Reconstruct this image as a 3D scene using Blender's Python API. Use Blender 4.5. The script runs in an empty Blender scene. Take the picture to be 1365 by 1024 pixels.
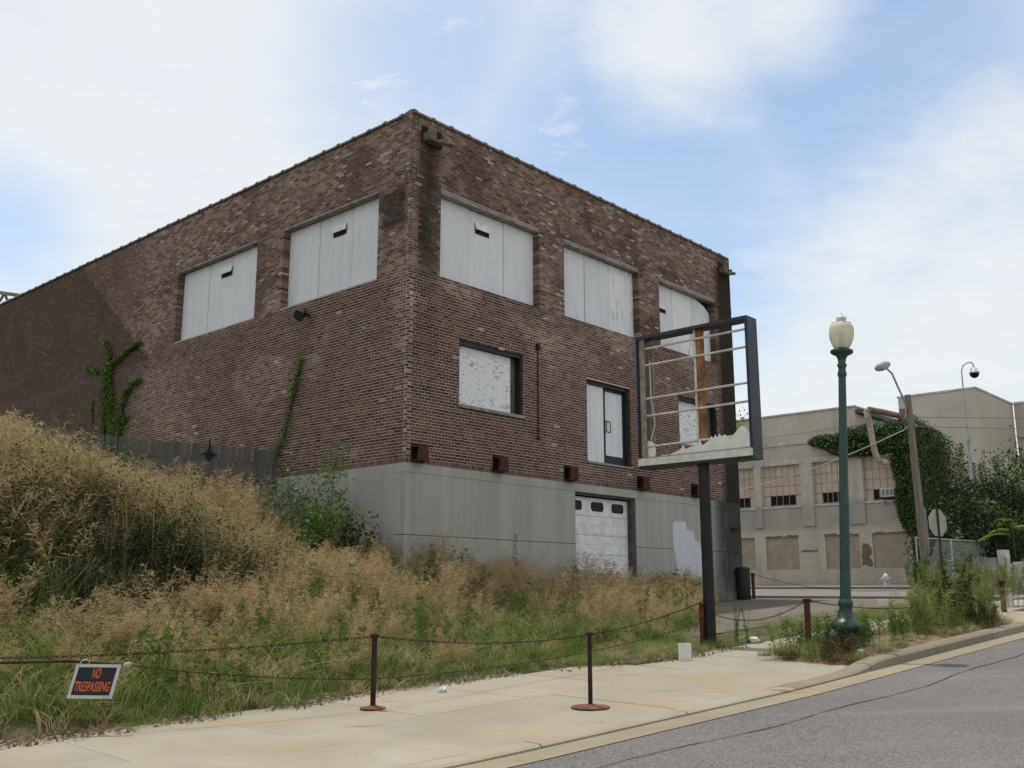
import bpy, math, random
import numpy as np
from mathutils import Vector, Matrix
random.seed(7); rng = np.random.default_rng(7)
SC = bpy.context.scene; COL = SC.collection

# ------------------------------------------------------------------ camera
cam = bpy.data.cameras.new('camera'); co = bpy.data.objects.new('camera', cam); COL.objects.link(co)
cam.sensor_width = 36.0; cam.lens = 1325.0 / 1365.0 * 36.0
cam.clip_start = 0.1; cam.clip_end = 3000
co.location = (0, 0, 1.6); co.rotation_euler = (math.radians(90) + math.atan(275 / 1325.0), 0, 0)
SC.camera = co

# ------------------------------------------------------------------ sky and sun
SUN_EL, SUN_AZ = math.radians(75), math.radians(-41)      # azimuth clockwise from +Y
W = bpy.data.worlds.new('World'); SC.world = W; W.use_nodes = True
nt = W.node_tree; N = nt.nodes; LK = nt.links
for n in list(N): N.remove(n)
def nd(t, **k):
    n = N.new(t)
    for a, b in k.items(): setattr(n, a, b)
    return n
sky = nd('ShaderNodeTexSky', sky_type='NISHITA', sun_disc=False, sun_elevation=SUN_EL, sun_rotation=SUN_AZ)
sky.air_density = 1.25; sky.dust_density = 1.0; sky.ozone_density = 0.55; sky.altitude = 100
bg = nd('ShaderNodeBackground'); outw = nd('ShaderNodeOutputWorld')
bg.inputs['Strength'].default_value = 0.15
tc = nd('ShaderNodeTexCoord')
def math_(op, a, b=None, c=None, clamp=False):
    m = nd('ShaderNodeMath', operation=op, use_clamp=clamp)
    for i, v in enumerate((a, b, c)):
        if v is None: continue
        if isinstance(v, (int, float)): m.inputs[i].default_value = v
        else: LK.new(v, m.inputs[i])
    return m.outputs[0]
def sstep(v, a, b, lo=0.0, hi=1.0):
    m = nd('ShaderNodeMapRange', interpolation_type='SMOOTHSTEP'); LK.new(v, m.inputs['Value'])
    m.inputs['From Min'].default_value = a; m.inputs['From Max'].default_value = b
    m.inputs['To Min'].default_value = lo; m.inputs['To Max'].default_value = hi
    return m.outputs['Result']
sep = nd('ShaderNodeSeparateXYZ'); LK.new(tc.outputs['Generated'], sep.inputs[0])
den = math_('ADD', math_('MAXIMUM', sep.outputs[2], 0.02), 0.22)
cmb = nd('ShaderNodeCombineXYZ')
LK.new(math_('DIVIDE', sep.outputs[0], den), cmb.inputs[0]); LK.new(math_('DIVIDE', sep.outputs[1], den), cmb.inputs[1])
def noise_w(scale, detail, rough, dist=0.0, off=(0, 0, 0), sc=(1, 1, 1)):
    mp = nd('ShaderNodeMapping'); LK.new(cmb.outputs[0], mp.inputs[0])
    mp.inputs['Location'].default_value = off; mp.inputs['Scale'].default_value = sc
    n = nd('ShaderNodeTexNoise'); LK.new(mp.outputs[0], n.inputs['Vector'])
    n.inputs['Scale'].default_value = scale; n.inputs['Detail'].default_value = detail
    n.inputs['Roughness'].default_value = rough; n.inputs['Distortion'].default_value = dist
    return n.outputs['Fac']
def lump(az, el, r0, r1):
    a, e = math.radians(az), math.radians(el)
    d = (math.sin(a) * math.cos(e), math.cos(a) * math.cos(e), math.sin(e))
    v = nd('ShaderNodeVectorMath', operation='DISTANCE'); LK.new(tc.outputs['Generated'], v.inputs[0]); v.inputs[1].default_value = d
    return sstep(v.outputs['Value'], r0, r1, 1.0, 0.0)
wisp = noise_w(1.5, 9, 0.58, 0.5, (3.1, 1.7, 0), (1, 1.25, 1))
fine = noise_w(5.0, 9, 0.62, 0.3, (0.3, 5.2, 0))
def mx(*v):
    r = v[0]
    for w in v[1:]: r = math_('MAXIMUM', r, w)
    return r
def mul(a, b): return math_('MULTIPLY', a, b)
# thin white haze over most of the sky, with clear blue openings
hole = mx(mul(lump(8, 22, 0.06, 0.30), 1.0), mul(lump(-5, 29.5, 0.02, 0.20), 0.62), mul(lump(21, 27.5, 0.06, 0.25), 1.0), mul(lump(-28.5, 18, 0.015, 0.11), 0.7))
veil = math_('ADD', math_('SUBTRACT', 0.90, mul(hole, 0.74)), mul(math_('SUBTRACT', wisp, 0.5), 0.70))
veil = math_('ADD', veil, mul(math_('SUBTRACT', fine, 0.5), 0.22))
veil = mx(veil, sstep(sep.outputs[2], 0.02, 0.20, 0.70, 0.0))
# denser clouds with broken edges
tiny = noise_w(13.0, 8, 0.66, 0.6, (1.3, 4.2, 0), (1, 1.6, 1))
ed = math_('ADD', mul(math_('SUBTRACT', fine, 0.5), 1.5), mul(math_('SUBTRACT', wisp, 0.5), 0.7))
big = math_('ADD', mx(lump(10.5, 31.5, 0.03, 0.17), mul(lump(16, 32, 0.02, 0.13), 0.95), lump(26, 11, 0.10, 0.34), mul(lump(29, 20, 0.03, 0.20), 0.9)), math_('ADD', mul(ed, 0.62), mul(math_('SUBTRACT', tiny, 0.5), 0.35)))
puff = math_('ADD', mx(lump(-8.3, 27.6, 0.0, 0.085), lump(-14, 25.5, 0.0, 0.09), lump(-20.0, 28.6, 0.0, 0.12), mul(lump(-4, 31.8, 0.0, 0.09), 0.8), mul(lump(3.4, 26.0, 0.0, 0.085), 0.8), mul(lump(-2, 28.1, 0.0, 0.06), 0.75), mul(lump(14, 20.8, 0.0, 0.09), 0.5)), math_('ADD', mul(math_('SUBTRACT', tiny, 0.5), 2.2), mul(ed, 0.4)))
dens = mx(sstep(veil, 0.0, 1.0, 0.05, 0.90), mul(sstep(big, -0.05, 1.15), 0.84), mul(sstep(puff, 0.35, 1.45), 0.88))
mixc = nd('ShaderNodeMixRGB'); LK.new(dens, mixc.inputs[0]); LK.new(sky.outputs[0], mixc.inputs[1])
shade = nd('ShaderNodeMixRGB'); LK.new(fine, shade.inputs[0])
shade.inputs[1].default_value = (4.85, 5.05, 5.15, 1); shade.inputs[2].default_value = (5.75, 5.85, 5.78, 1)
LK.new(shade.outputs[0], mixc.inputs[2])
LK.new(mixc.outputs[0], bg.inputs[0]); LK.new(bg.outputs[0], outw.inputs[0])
sl = bpy.data.lights.new('sun', 'SUN'); sl.energy = 2.7; sl.angle = math.radians(0.8); sl.color = (1.0, 0.95, 0.86)
so = bpy.data.objects.new('sun', sl); COL.objects.link(so)
sdir = Vector((math.sin(SUN_AZ) * math.cos(SUN_EL), math.cos(SUN_AZ) * math.cos(SUN_EL), math.sin(SUN_EL)))
so.rotation_euler = sdir.to_track_quat('Z', 'Y').to_euler(); so.location = sdir * 60
vs = SC.view_settings; vs.view_transform = 'Standard'; vs.look = 'None'; vs.gamma = 1; vs.exposure = 0.12; vs.use_curve_mapping = False
SC.cycles.max_bounces = 8; SC.cycles.transparent_max_bounces = 16

# ------------------------------------------------------------------ helpers
def tag(o, label=None, cat=None, group=None, kind=None):
    if label: o['label'] = label
    if cat: o['category'] = cat
    if group: o['group'] = group
    if kind: o['kind'] = kind
    return o
def empty(name, loc=(0, 0, 0), rz=0.0, label=None, cat=None, group=None):
    o = bpy.data.objects.new(name, None); COL.objects.link(o); o.location = loc; o.rotation_euler = (0, 0, rz)
    o.empty_display_size = 0.2
    return tag(o, label, cat, group)
def link_mesh(name, me, parent=None, loc=None):
    o = bpy.data.objects.new(name, me); COL.objects.link(o)
    if parent is not None: o.parent = parent
    if loc is not None: o.location = loc
    return o
def copy_tree(o, parent=None):
    c = o.copy(); COL.objects.link(c)
    if parent is not None: c.parent = parent
    for ch in list(o.children): copy_tree(ch, c)
    return c
class MB:
    def __init__(s): s.v = []; s.f = []; s.m = []; s.sm = []
    def add(s, vs, fs, m=0, smooth=False):
        b = len(s.v); s.v += [tuple(x) for x in vs]
        for f in fs: s.f.append([b + i for i in f]); s.m.append(m); s.sm.append(smooth)
        return s
    def box(s, x0, x1, y0, y1, z0, z1, m=0):
        vs = [(x, y, z) for z in (z0, z1) for y in (y0, y1) for x in (x0, x1)]
        return s.add(vs, [(0, 2, 3, 1), (4, 5, 7, 6), (0, 1, 5, 4), (2, 6, 7, 3), (0, 4, 6, 2), (1, 3, 7, 5)], m)
    def cbox(s, x0, x1, y0, y1, z0, z1, c=0.02, m=0):      # chamfered along the top and vertical edges
        vs = []
        for z, k in ((z0, 0), (z1 - c, 0), (z1, c)):
            vs += [(x0 + k + (c if k == 0 else 0) * 0, y0 + k, z), (x1 - k, y0 + k, z), (x1 - k, y1 - k, z), (x0 + k, y1 - k, z)]
        fs = [(3, 2, 1, 0), (8, 9, 10, 11)]
        for r in (0, 4):
            for i in range(4):
                j = (i + 1) % 4; fs.append((r + i, r + j, r + 4 + j, r + 4 + i))
        return s.add(vs, fs, m)
    def obox(s, c, a, b, d, m=0):
        c, a, b, d = Vector(c), Vector(a), Vector(b), Vector(d)
        vs = [c + a * i + b * j + d * k for k in (-1, 1) for j in (-1, 1) for i in (-1, 1)]
        return s.add(vs, [(0, 2, 3, 1), (4, 5, 7, 6), (0, 1, 5, 4), (2, 6, 7, 3), (0, 4, 6, 2), (1, 3, 7, 5)], m)
    def bar(s, p, q, w, t=None, m=0):
        p, q = Vector(p), Vector(q); d = (q - p); l = d.length / 2; d.normalize()
        up = Vector((0, 0, 1)) if abs(d.z) < 0.9 else Vector((1, 0, 0))
        a = d.cross(up).normalized(); b = a.cross(d)
        return s.obox((p + q) / 2, d * l, a * w / 2, b * (t or w) / 2, m)
    def tube(s, path, r, seg=8, m=0, smooth=True):
        P = [Vector(p) for p in path]; n = len(P); R = r if isinstance(r, (list, tuple)) else [r] * n
        vs = []; ref = Vector((0, 0, 1))
        for i, p in enumerate(P):
            d = (P[min(i + 1, n - 1)] - P[max(i - 1, 0)]).normalized()
            if abs(d.dot(ref)) > 0.95: ref = Vector((1, 0, 0)) if abs(d.x) < 0.9 else Vector((0, 1, 0))
            a = d.cross(ref).normalized(); b = a.cross(d); ref = b
            vs += [p + (a * math.cos(t) + b * math.sin(t)) * R[i] for t in [2 * math.pi * k / seg for k in range(seg)]]
        fs = []
        for i in range(n - 1):
            for k in range(seg):
                l = (k + 1) % seg; fs.append((i * seg + k, i * seg + l, (i + 1) * seg + l, (i + 1) * seg + k))
        s.add(vs, fs, m, smooth)
        return s.add(vs[:seg], [tuple(range(seg))], m).add(vs[-seg:], [tuple(reversed(range(seg)))], m)
    def lathe(s, cx, cy, prof, seg=20, m=0, smooth=True, flute=0.0):
        vs = []; fs = []
        for r, z in prof:
            for k in range(seg):
                t = 2 * math.pi * k / seg; rr = r * (1 - (flute if k % 2 else 0))
                vs.append((cx + rr * math.cos(t), cy + rr * math.sin(t), z))
        for i in range(len(prof) - 1):
            for k in range(seg):
                l = (k + 1) % seg; fs.append((i * seg + k, i * seg + l, (i + 1) * seg + l, (i + 1) * seg + k))
        s.add(vs, fs, m, smooth)
        b = len(prof) - 1
        return s.add(vs[:seg], [tuple(reversed(range(seg)))], m).add(vs[b * seg:], [tuple(range(seg))], m)
    def prism(s, pts, off, m=0):
        P = [Vector(p) for p in pts]; o = Vector(off); n = len(P)
        vs = P + [p + o for p in P]
        fs = [tuple(reversed(range(n))), tuple(range(n, 2 * n))] + [(i, (i + 1) % n, n + (i + 1) % n, n + i) for i in range(n)]
        return s.add(vs, fs, m)
    def mesh(s, name, mats):
        me = bpy.data.meshes.new(name); me.from_pydata(s.v, [], s.f)
        for m in (mats if isinstance(mats, (list, tuple)) else [mats]): me.materials.append(m)
        me.polygons.foreach_set('material_index', s.m); me.polygons.foreach_set('use_smooth', s.sm)
        me.update(); return me
    def build(s, name, mats, parent=None, loc=None, bevel=0.0):
        o = link_mesh(name, s.mesh(name, mats), parent, loc)
        if bevel:
            b = o.modifiers.new('bevel', 'BEVEL'); b.width = bevel; b.segments = 2; b.limit_method = 'ANGLE'; b.angle_limit = math.radians(40)
        return o
def quads(name, Q, mats, midx=None, col=None, parent=None, link=True):
    """Q: (n,4,3) corners of n loose quads; col: (n,3) a colour of its own for each quad."""
    Q = np.asarray(Q, dtype=np.float32); n = len(Q)
    me = bpy.data.meshes.new(name)
    me.vertices.add(n * 4); me.vertices.foreach_set('co', Q.reshape(-1))
    me.loops.add(n * 4); me.loops.foreach_set('vertex_index', np.arange(n * 4, dtype=np.int32))
    me.polygons.add(n); me.polygons.foreach_set('loop_start', np.arange(0, n * 4, 4, dtype=np.int32))
    try: me.polygons.foreach_set('loop_total', np.full(n, 4, dtype=np.int32))
    except Exception: pass
    for m in (mats if isinstance(mats, (list, tuple)) else [mats]): me.materials.append(m)
    if midx is not None: me.polygons.foreach_set('material_index', np.asarray(midx, dtype=np.int32))
    if col is not None:
        a = me.color_attributes.new('Col', 'FLOAT_COLOR', 'POINT')
        c = np.ones((n, 4, 4), dtype=np.float32); c[:, :, :3] = np.asarray(col)[:, None, :]
        a.data.foreach_set('color', c.reshape(-1))
    me.update(); me.validate()
    return link_mesh(name, me, parent) if link else me

def lattice(seed):
    return np.random.default_rng(seed).random((64, 64))
def vn(x, y, seed=0):
    L = lattice(seed); x = np.asarray(x, float); y = np.asarray(y, float)
    xi = np.floor(x).astype(int); yi = np.floor(y).astype(int); fx = x - xi; fy = y - yi
    fx = fx * fx * (3 - 2 * fx); fy = fy * fy * (3 - 2 * fy)
    g = lambda a, b: L[a % 64, b % 64]
    return (g(xi, yi) * (1 - fx) + g(xi + 1, yi) * fx) * (1 - fy) + (g(xi, yi + 1) * (1 - fx) + g(xi + 1, yi + 1) * fx) * fy
def fbm(x, y, seed=0, o=4):
    t = 0; a = 0.5; s = 0
    for i in range(o): t = t + a * vn(x * 2 ** i, y * 2 ** i, seed + i); s += a; a *= 0.5
    return t / s
def ss(a, b, x):
    t = np.clip((np.asarray(x, float) - a) / (b - a), 0, 1); return t * t * (3 - 2 * t)

# ------------------------------------------------------------------ materials
class M_:
    def __init__(s, name, rough=0.8, spec=0.3, metal=0.0):
        s.m = bpy.data.materials.new(name); s.m.use_nodes = True; s.t = s.m.node_tree; s.n = s.t.nodes; s.l = s.t.links
        s.b = s.n['Principled BSDF']; s.set('Roughness', rough); s.set('Specular IOR Level', spec); s.set('Metallic', metal)
        s.tc = s.n.new('ShaderNodeTexCoord'); s.bh = None
    def set(s, k, v):
        i = s.b.inputs[k]
        if hasattr(v, 'links'): s.l.new(v, i)
        else: i.default_value = v
    def vec(s, sc=(1, 1, 1), rot=(0, 0, 0), loc=(0, 0, 0)):
        mp = s.n.new('ShaderNodeMapping'); s.l.new(s.tc.outputs['Object'], mp.inputs[0])
        mp.inputs['Scale'].default_value = sc; mp.inputs['Rotation'].default_value = rot; mp.inputs['Location'].default_value = loc
        return mp.outputs[0]
    def noise(s, scale, detail=4, rough=0.55, sc=(1, 1, 1), dist=0.0, rot=(0, 0, 0), loc=(0, 0, 0)):
        n = s.n.new('ShaderNodeTexNoise'); s.l.new(s.vec(sc, rot, loc), n.inputs['Vector'])
        n.inputs['Scale'].default_value = scale; n.inputs['Detail'].default_value = detail; n.inputs['Roughness'].default_value = rough; n.inputs['Distortion'].default_value = dist
        return n.outputs['Fac']
    def voro(s, scale, sc=(1, 1, 1), feature='F1'):
        n = s.n.new('ShaderNodeTexVoronoi'); s.l.new(s.vec(sc), n.inputs['Vector']); n.inputs['Scale'].default_value = scale; n.feature = feature
        return n
    def step(s, v, a, b, lo=0.0, hi=1.0):
        m = s.n.new('ShaderNodeMapRange'); m.interpolation_type = 'SMOOTHSTEP'; s.l.new(v, m.inputs['Value'])
        for k, x in (('From Min', a), ('From Max', b), ('To Min', lo), ('To Max', hi)): m.inputs[k].default_value = x
        return m.outputs['Result']
    def math(s, op, a, b):
        m = s.n.new('ShaderNodeMath'); m.operation = op
        for i, v in enumerate((a, b)):
            if isinstance(v, (int, float)): m.inputs[i].default_value = v
            else: s.l.new(v, m.inputs[i])
        return m.outputs[0]
    def mix(s, f, a, b, mode='MIX'):
        m = s.n.new('ShaderNodeMixRGB'); m.blend_type = mode
        for i, v in enumerate((f, a, b)):
            if hasattr(v, 'links'): s.l.new(v, m.inputs[i])
            elif isinstance(v, (int, float)): m.inputs[i].default_value = v if i == 0 else (v, v, v, 1)
            else: m.inputs[i].default_value = (*v[:3], 1)
        return m.outputs[0]
    def xyz(s):
        n = s.n.new('ShaderNodeSeparateXYZ'); s.l.new(s.tc.outputs['Object'], n.inputs[0]); return n.outputs
    def attr(s, name='Col'):
        n = s.n.new('ShaderNodeVertexColor'); n.layer_name = name; return n.outputs['Color']
    def rand(s):
        return s.n.new('ShaderNodeObjectInfo').outputs['Random']
    def color(s, c): s.set('Base Color', c if hasattr(c, 'links') else (*c[:3], 1)); return s
    def bump(s, h, strength=0.3, dist=0.01):
        b = s.n.new('ShaderNodeBump'); b.inputs['Strength'].default_value = strength; b.inputs['Distance'].default_value = dist
        s.l.new(h, b.inputs['Height']); s.l.new(b.outputs[0], s.b.inputs['Normal']); return s
def simple(name, c, rough=0.7, var=0.25, scale=6.0, metal=0.0, spec=0.3, bump=0.0, c2=None, k=(0.35, 0.7)):
    m = M_(name, rough, spec, metal); n = m.noise(scale, 5, 0.6)
    d = c2 or tuple(x * (1 - var) for x in c)
    m.color(m.mix(m.step(n, *k), d, c))
    if bump: m.bump(m.noise(scale * 8, 3), bump, 0.01)
    return m.m
def foliage(name, c1, c2, trans=0.35, rough=0.6):
    m = M_(name, rough, 0.25)
    r = m.rand(); n = m.noise(3.0, 3)
    f = m.math('ADD', m.math('MULTIPLY', r, 0.6), m.math('MULTIPLY', n, 0.4))
    c = m.mix(f, c1, c2); m.color(c)
    t = m.n.new('ShaderNodeBsdfTranslucent'); m.l.new(m.mix(0.25, c, (c2[0] * 1.3, c2[1] * 1.3, c2[2])), t.inputs[0])
    mx = m.n.new('ShaderNodeMixShader'); mx.inputs[0].default_value = trans
    out = m.n['Material Output']; m.l.new(m.b.outputs[0], mx.inputs[1]); m.l.new(t.outputs[0], mx.inputs[2]); m.l.new(mx.outputs[0], out.inputs[0])
    return m.m

MAT = {}
m = M_('brick', 0.92, 0.15); n = m.noise(45, 4, 0.65)
m.color(m.mix(m.step(n, 0.25, 0.8, 0.72, 1.22), (0, 0, 0), m.attr())); m.bump(n, 0.5, 0.006); MAT['brick'] = m.m
m.color(m.mix(1.0, m.attr(), m.mix(m.step(n, 0.25, 0.8), (0.68, 0.68, 0.70), (1.25, 1.22, 1.18)), 'MULTIPLY'))
m = M_('mortar', 0.95, 0.1); n = m.noise(25, 4, 0.65)
m.color(m.mix(1.0, m.attr(), m.mix(n, (0.7, 0.7, 0.7), (1.3, 1.3, 1.3)), 'MULTIPLY')); m.bump(n, 0.4, 0.006); MAT['mortar'] = m.m
# concrete base of the brick building: streaks of run-off, a black stain towards the far end
m = M_('base_concrete', 0.9, 0.2); x, y, z = m.xyz()
st = m.noise(1.0, 5, 0.6, (2.6, 2.6, 0.10)); bl = m.noise(0.9, 5, 0.6); gr = m.noise(40, 3, 0.6)
c = m.mix(m.step(st, 0.3, 0.72), (0.33, 0.325, 0.30), (0.40, 0.395, 0.375))
c = m.mix(m.step(bl, 0.45, 0.75, 0, 0.55), c, (0.36, 0.335, 0.29))
c = m.mix(m.math('MULTIPLY', m.step(m.noise(1.6, 6, 0.7, (2, 2, 0.08), 0, (0, 0, 0), (7, 0, 0)), 0.55, 0.75), 0.35), c, (0.19, 0.20, 0.19))
stain = m.math('MULTIPLY', m.step(x, 12.55, 13.6), m.step(m.noise(1.3, 6, 0.7, (3.5, 3.5, 0.35)), 0.26, 0.46))
c = m.mix(m.math('MULTIPLY', stain, 0.95), c, (0.022, 0.023, 0.021))
stain3 = m.math('MULTIPLY', m.math('MULTIPLY', m.step(x, 12.4, 13.2), m.step(z, 1.2, 2.4, 1, 0)), m.step(m.noise(1.6, 6, 0.7, (2.5, 2.5, 0.6), 0, (0, 0, 0), (8, 3, 3)), 0.42, 0.56))
c = m.mix(m.math('MULTIPLY', stain3, 0.85), c, (0.03, 0.032, 0.03))
c = m.mix(m.math('MULTIPLY', m.step(x, 13.55, 13.85), 0.92), c, (0.035, 0.037, 0.033))
stain2 = m.math('MULTIPLY', m.math('MULTIPLY', m.step(x, 0.05, 0.3), m.step(x, 0.95, 1.25, 1, 0)), m.step(z, 1.5, 4.2, 1, 0.3))
c = m.mix(m.math('MULTIPLY', stain2, 0.5), c, (0.21, 0.235, 0.23))
c = m.mix(m.math('MULTIPLY', m.step(z, 1.2, 2.9, 1, 0), m.step(m.noise(0.9, 6, 0.65, (1, 1, 0.7), 0, (0, 0, 0), (4, 4, 1)), 0.35, 0.65, 0, 0.7)), c, (0.24, 0.24, 0.225))
c = m.mix(m.step(m.noise(5, 6, 0.7, (1, 1, 0.8)), 0.58, 0.72, 0, 0.5), c, (0.22, 0.215, 0.20))
m.color(m.mix(m.step(gr, 0.3, 0.7, 0, 0.12), c, (0.2, 0.2, 0.19))); m.bump(gr, 0.25, 0.006); MAT['base_concrete'] = m.m
# white painted plywood
m = M_('painted_plywood', 0.75, 0.25); st = m.noise(1.0, 5, 0.6, (5, 5, 0.6)); sp = m.noise(14, 5, 0.7, (1, 1, 0.5))
c = m.mix(m.step(st, 0.3, 0.75), (0.64, 0.66, 0.70), (0.73, 0.745, 0.775))
c = m.mix(m.math('MULTIPLY', m.step(sp, 0.64, 0.70), 0.5), c, (0.36, 0.36, 0.37))
c = m.mix(m.step(m.rand(), 0, 1, 0, 0.28), c, (0.55, 0.56, 0.58))
c = m.mix(m.math('MULTIPLY', m.step(m.noise(2.0, 6, 0.7, (4, 4, 0.35), 0.3, (0, 0, 0), (1, 8, 2)), 0.55, 0.70), 0.32), c, (0.44, 0.43, 0.41))
c = m.mix(m.math('MULTIPLY', m.step(m.noise(0.8, 4, 0.6, (2, 2, 0.5), 0, (0, 0, 0), (3, 1, 2)), 0.5, 0.8), 0.35), c, (0.47, 0.48, 0.50))
m.color(c); m.bump(st, 0.15, 0.01); MAT['plywood'] = m.m
m = M_('flaking_plywood', 0.8, 0.2)
fl = m.noise(3.0, 7, 0.72, (1.6, 1.6, 5.5), 0.6); big = m.noise(1.3, 2, 0.5, (1, 1, 1), 0, (0, 0, 0), (2, 0, 5))
c = m.mix(m.noise(2, 4), (0.66, 0.68, 0.70), (0.80, 0.81, 0.82))
msk = m.math('MULTIPLY', m.step(fl, 0.555, 0.585), m.step(big, 0.36, 0.52))
m.color(m.mix(m.math('MULTIPLY', msk, 0.8), c, (0.17, 0.165, 0.155))); m.bump(fl, 0.2, 0.01); MAT['plywood_flaking'] = m.m
m = M_('streaked_plywood', 0.8, 0.2)
fl = m.noise(2.4, 6, 0.7, (4.5, 4.5, 0.7), 0.5); big = m.noise(1.0, 2, 0.5, (1.6, 1.6, 0.5), 0, (0, 0, 0), (1.3, 0, 4))
c = m.mix(m.noise(2, 4), (0.64, 0.66, 0.68), (0.79, 0.80, 0.81))
msk = m.math('MULTIPLY', m.step(fl, 0.55, 0.60), m.step(big, 0.38, 0.5))
m.color(m.mix(m.math('MULTIPLY', msk, 0.75), c, (0.25, 0.25, 0.26))); MAT['plywood_streaked'] = m.m
MAT['lintel'] = simple('lintel_concrete', (0.33, 0.31, 0.29), 0.9, 0.45, 5, bump=0.2)
MAT['dark_steel'] = simple('dark_steel', (0.022, 0.026, 0.034), 0.55, 0.4, 5)
MAT['void'] = simple('dark_void', (0.012, 0.012, 0.012), 0.9, 0.3, 5)
MAT['rust'] = simple('rusty_iron', (0.095, 0.035, 0.022), 0.85, 0.6, 9, bump=0.3, c2=(0.028, 0.014, 0.012))
MAT['rust_post'] = simple('rusty_post', (0.045, 0.022, 0.016), 0.8, 0.5, 9, bump=0.2)
MAT['rust_disc'] = simple('rusty_disc', (0.21, 0.085, 0.055), 0.85, 0.4, 9, bump=0.3)
MAT['red_paint'] = simple('faded_red_paint', (0.135, 0.04, 0.03), 0.75, 0.55, 14, bump=0.2)
MAT['coping'] = simple('clay_coping', (0.20, 0.16, 0.13), 0.7, 0.55, 7, bump=0.2)
MAT['grime'] = simple('weathered_metal', (0.17, 0.15, 0.11), 0.8, 0.5, 9)
MAT['roof'] = simple('roof_felt', (0.12, 0.12, 0.12), 0.9)
MAT['garage'] = simple('garage_white', (0.76, 0.77, 0.78), 0.55, 0.22, 3.5)
m = M_('dark_glass', 0.35, 0.12); m.color((0.012, 0.013, 0.015)); MAT['glass'] = m.m
MAT['paint_patch'] = simple('pale_paint', (0.56, 0.58, 0.62), 0.8, 0.1, 3)
# fence wood
m = M_('weathered_wood', 0.9, 0.15); n = m.noise(3, 6, 0.7, (14, 14, 0.7)); r = m.rand()
c = m.mix(m.step(n, 0.3, 0.7), (0.09, 0.088, 0.08), (0.19, 0.185, 0.17)); m.color(m.mix(m.step(r, 0, 1, 0, 0.55), c, (0.075, 0.072, 0.068))); m.bump(n, 0.5, 0.01); MAT['wood'] = m.m
m = M_('pole_wood', 0.9, 0.15); n = m.noise(3, 6, 0.7, (10, 10, 0.5)); m.color(m.mix(m.step(n, 0.3, 0.7), (0.12, 0.10, 0.085), (0.27, 0.24, 0.21))); m.bump(n, 0.5, 0.01); MAT['pole_wood'] = m.m
# ground materials
m = M_('asphalt', 0.9, 0.25)
v = m.voro(66); n1 = m.noise(90, 3, 0.75); n2 = m.noise(0.55, 5, 0.6)
rg = m.n.new('ShaderNodeSeparateColor'); m.l.new(v.outputs['Color'], rg.inputs[0])
c = m.mix(m.step(rg.outputs[0], 0.15, 0.95), (0.080, 0.075, 0.073), (0.232, 0.219, 0.212))
c = m.mix(m.step(n1, 0.38, 0.62, 0, 0.55), c, (0.095, 0.088, 0.088))
c = m.mix(m.step(n2, 0.35, 0.7, 0, 0.35), c, (0.19, 0.165, 0.155))
c = m.mix(m.step(m.noise(0.35, 4, 0.6, (1, 1, 1), 0.3, (0, 0, 0), (5, 1, 0)), 0.5, 0.62, 0, 0.30), c, (0.115, 0.105, 0.105))
c = m.mix(m.step(m.noise(0.6, 3, 0.6, (0.25, 2.2, 1), 0.2, (0, 0, math.radians(-45))), 0.5, 0.7, 0, 0.28), c, (0.225, 0.205, 0.195))
m.color(c); m.bump(v.outputs['Distance'], 0.6, 0.006); MAT['asphalt'] = m.m
m = M_('old_asphalt', 0.95, 0.15); n1 = m.noise(60, 3, 0.7); n2 = m.noise(0.5, 5, 0.6)
c = m.mix(m.step(n2, 0.3, 0.7), (0.125, 0.11, 0.09), (0.185, 0.162, 0.132)); m.color(m.mix(m.step(n1, 0.35, 0.7, 0, 0.35), c, (0.09, 0.08, 0.07))); m.bump(n1, 0.4, 0.006); MAT['old_asphalt'] = m.m
m = M_('grey_asphalt', 0.9, 0.2); n1 = m.noise(40, 3, 0.7); n2 = m.noise(0.5, 5, 0.6)
m.color(m.mix(m.step(n2, 0.3, 0.7), (0.16, 0.15, 0.15), (0.22, 0.21, 0.21))); MAT['grey_asphalt'] = m.m
def paving(name, a, b, rust=0.0):
    m = M_(name, 0.9, 0.2); n1 = m.noise(0.7, 6, 0.62); n2 = m.noise(70, 3, 0.7); r = m.rand()
    c = m.mix(m.step(n1, 0.25, 0.78), a, b)
    c = m.mix(m.step(r, 0, 1, 0, 0.22), c, tuple(x * 0.75 for x in a))
    c = m.mix(m.step(n2, 0.4, 0.75, 0, 0.3), c, tuple(x * 0.55 for x in a))
    c = m.mix(m.step(m.noise(2.3, 7, 0.7, (1, 1, 1), 0.4, (0, 0, 0), (9, 2, 0)), 0.56, 0.72, 0, 0.4), c, (0.21, 0.20, 0.18))
    if rust:
        rs = m.noise(0.9, 6, 0.62, (0.55, 1.9, 1), 0.5, (0, 0, math.radians(-28)), (2.2, 0.6, 0))
        sp = m.noise(1.5, 5, 0.65, (0.7, 1.6, 1), 0.5, (0, 0, math.radians(-28)), (5.2, 3.6, 0))
        c = m.mix(m.step(rs, 0.48, 0.70, 0, min(1, 0.62 * rust)), c, (0.35, 0.25, 0.14))
        c = m.mix(m.step(sp, 0.62, 0.74, 0, min(1, 0.8 * rust)), c, (0.25, 0.14, 0.06))
    pass
    c = m.mix(m.step(m.noise(0.35, 5, 0.6, (1, 1, 1), 0, (0, 0, 0), (3, 8, 0)), 0.45, 0.7, 0, 0.35), c, (0.27, 0.245, 0.20))
    c = m.mix(m.step(m.noise(22, 2, 0.5), 0.70, 0.76, 0, 0.5), c, (0.14, 0.125, 0.10))
    m.color(c); m.bump(n2, 0.3, 0.004); return m.m
MAT['apron'] = paving('apron_concrete', (0.285, 0.26, 0.205), (0.375, 0.345, 0.285), 1.25)
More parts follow.
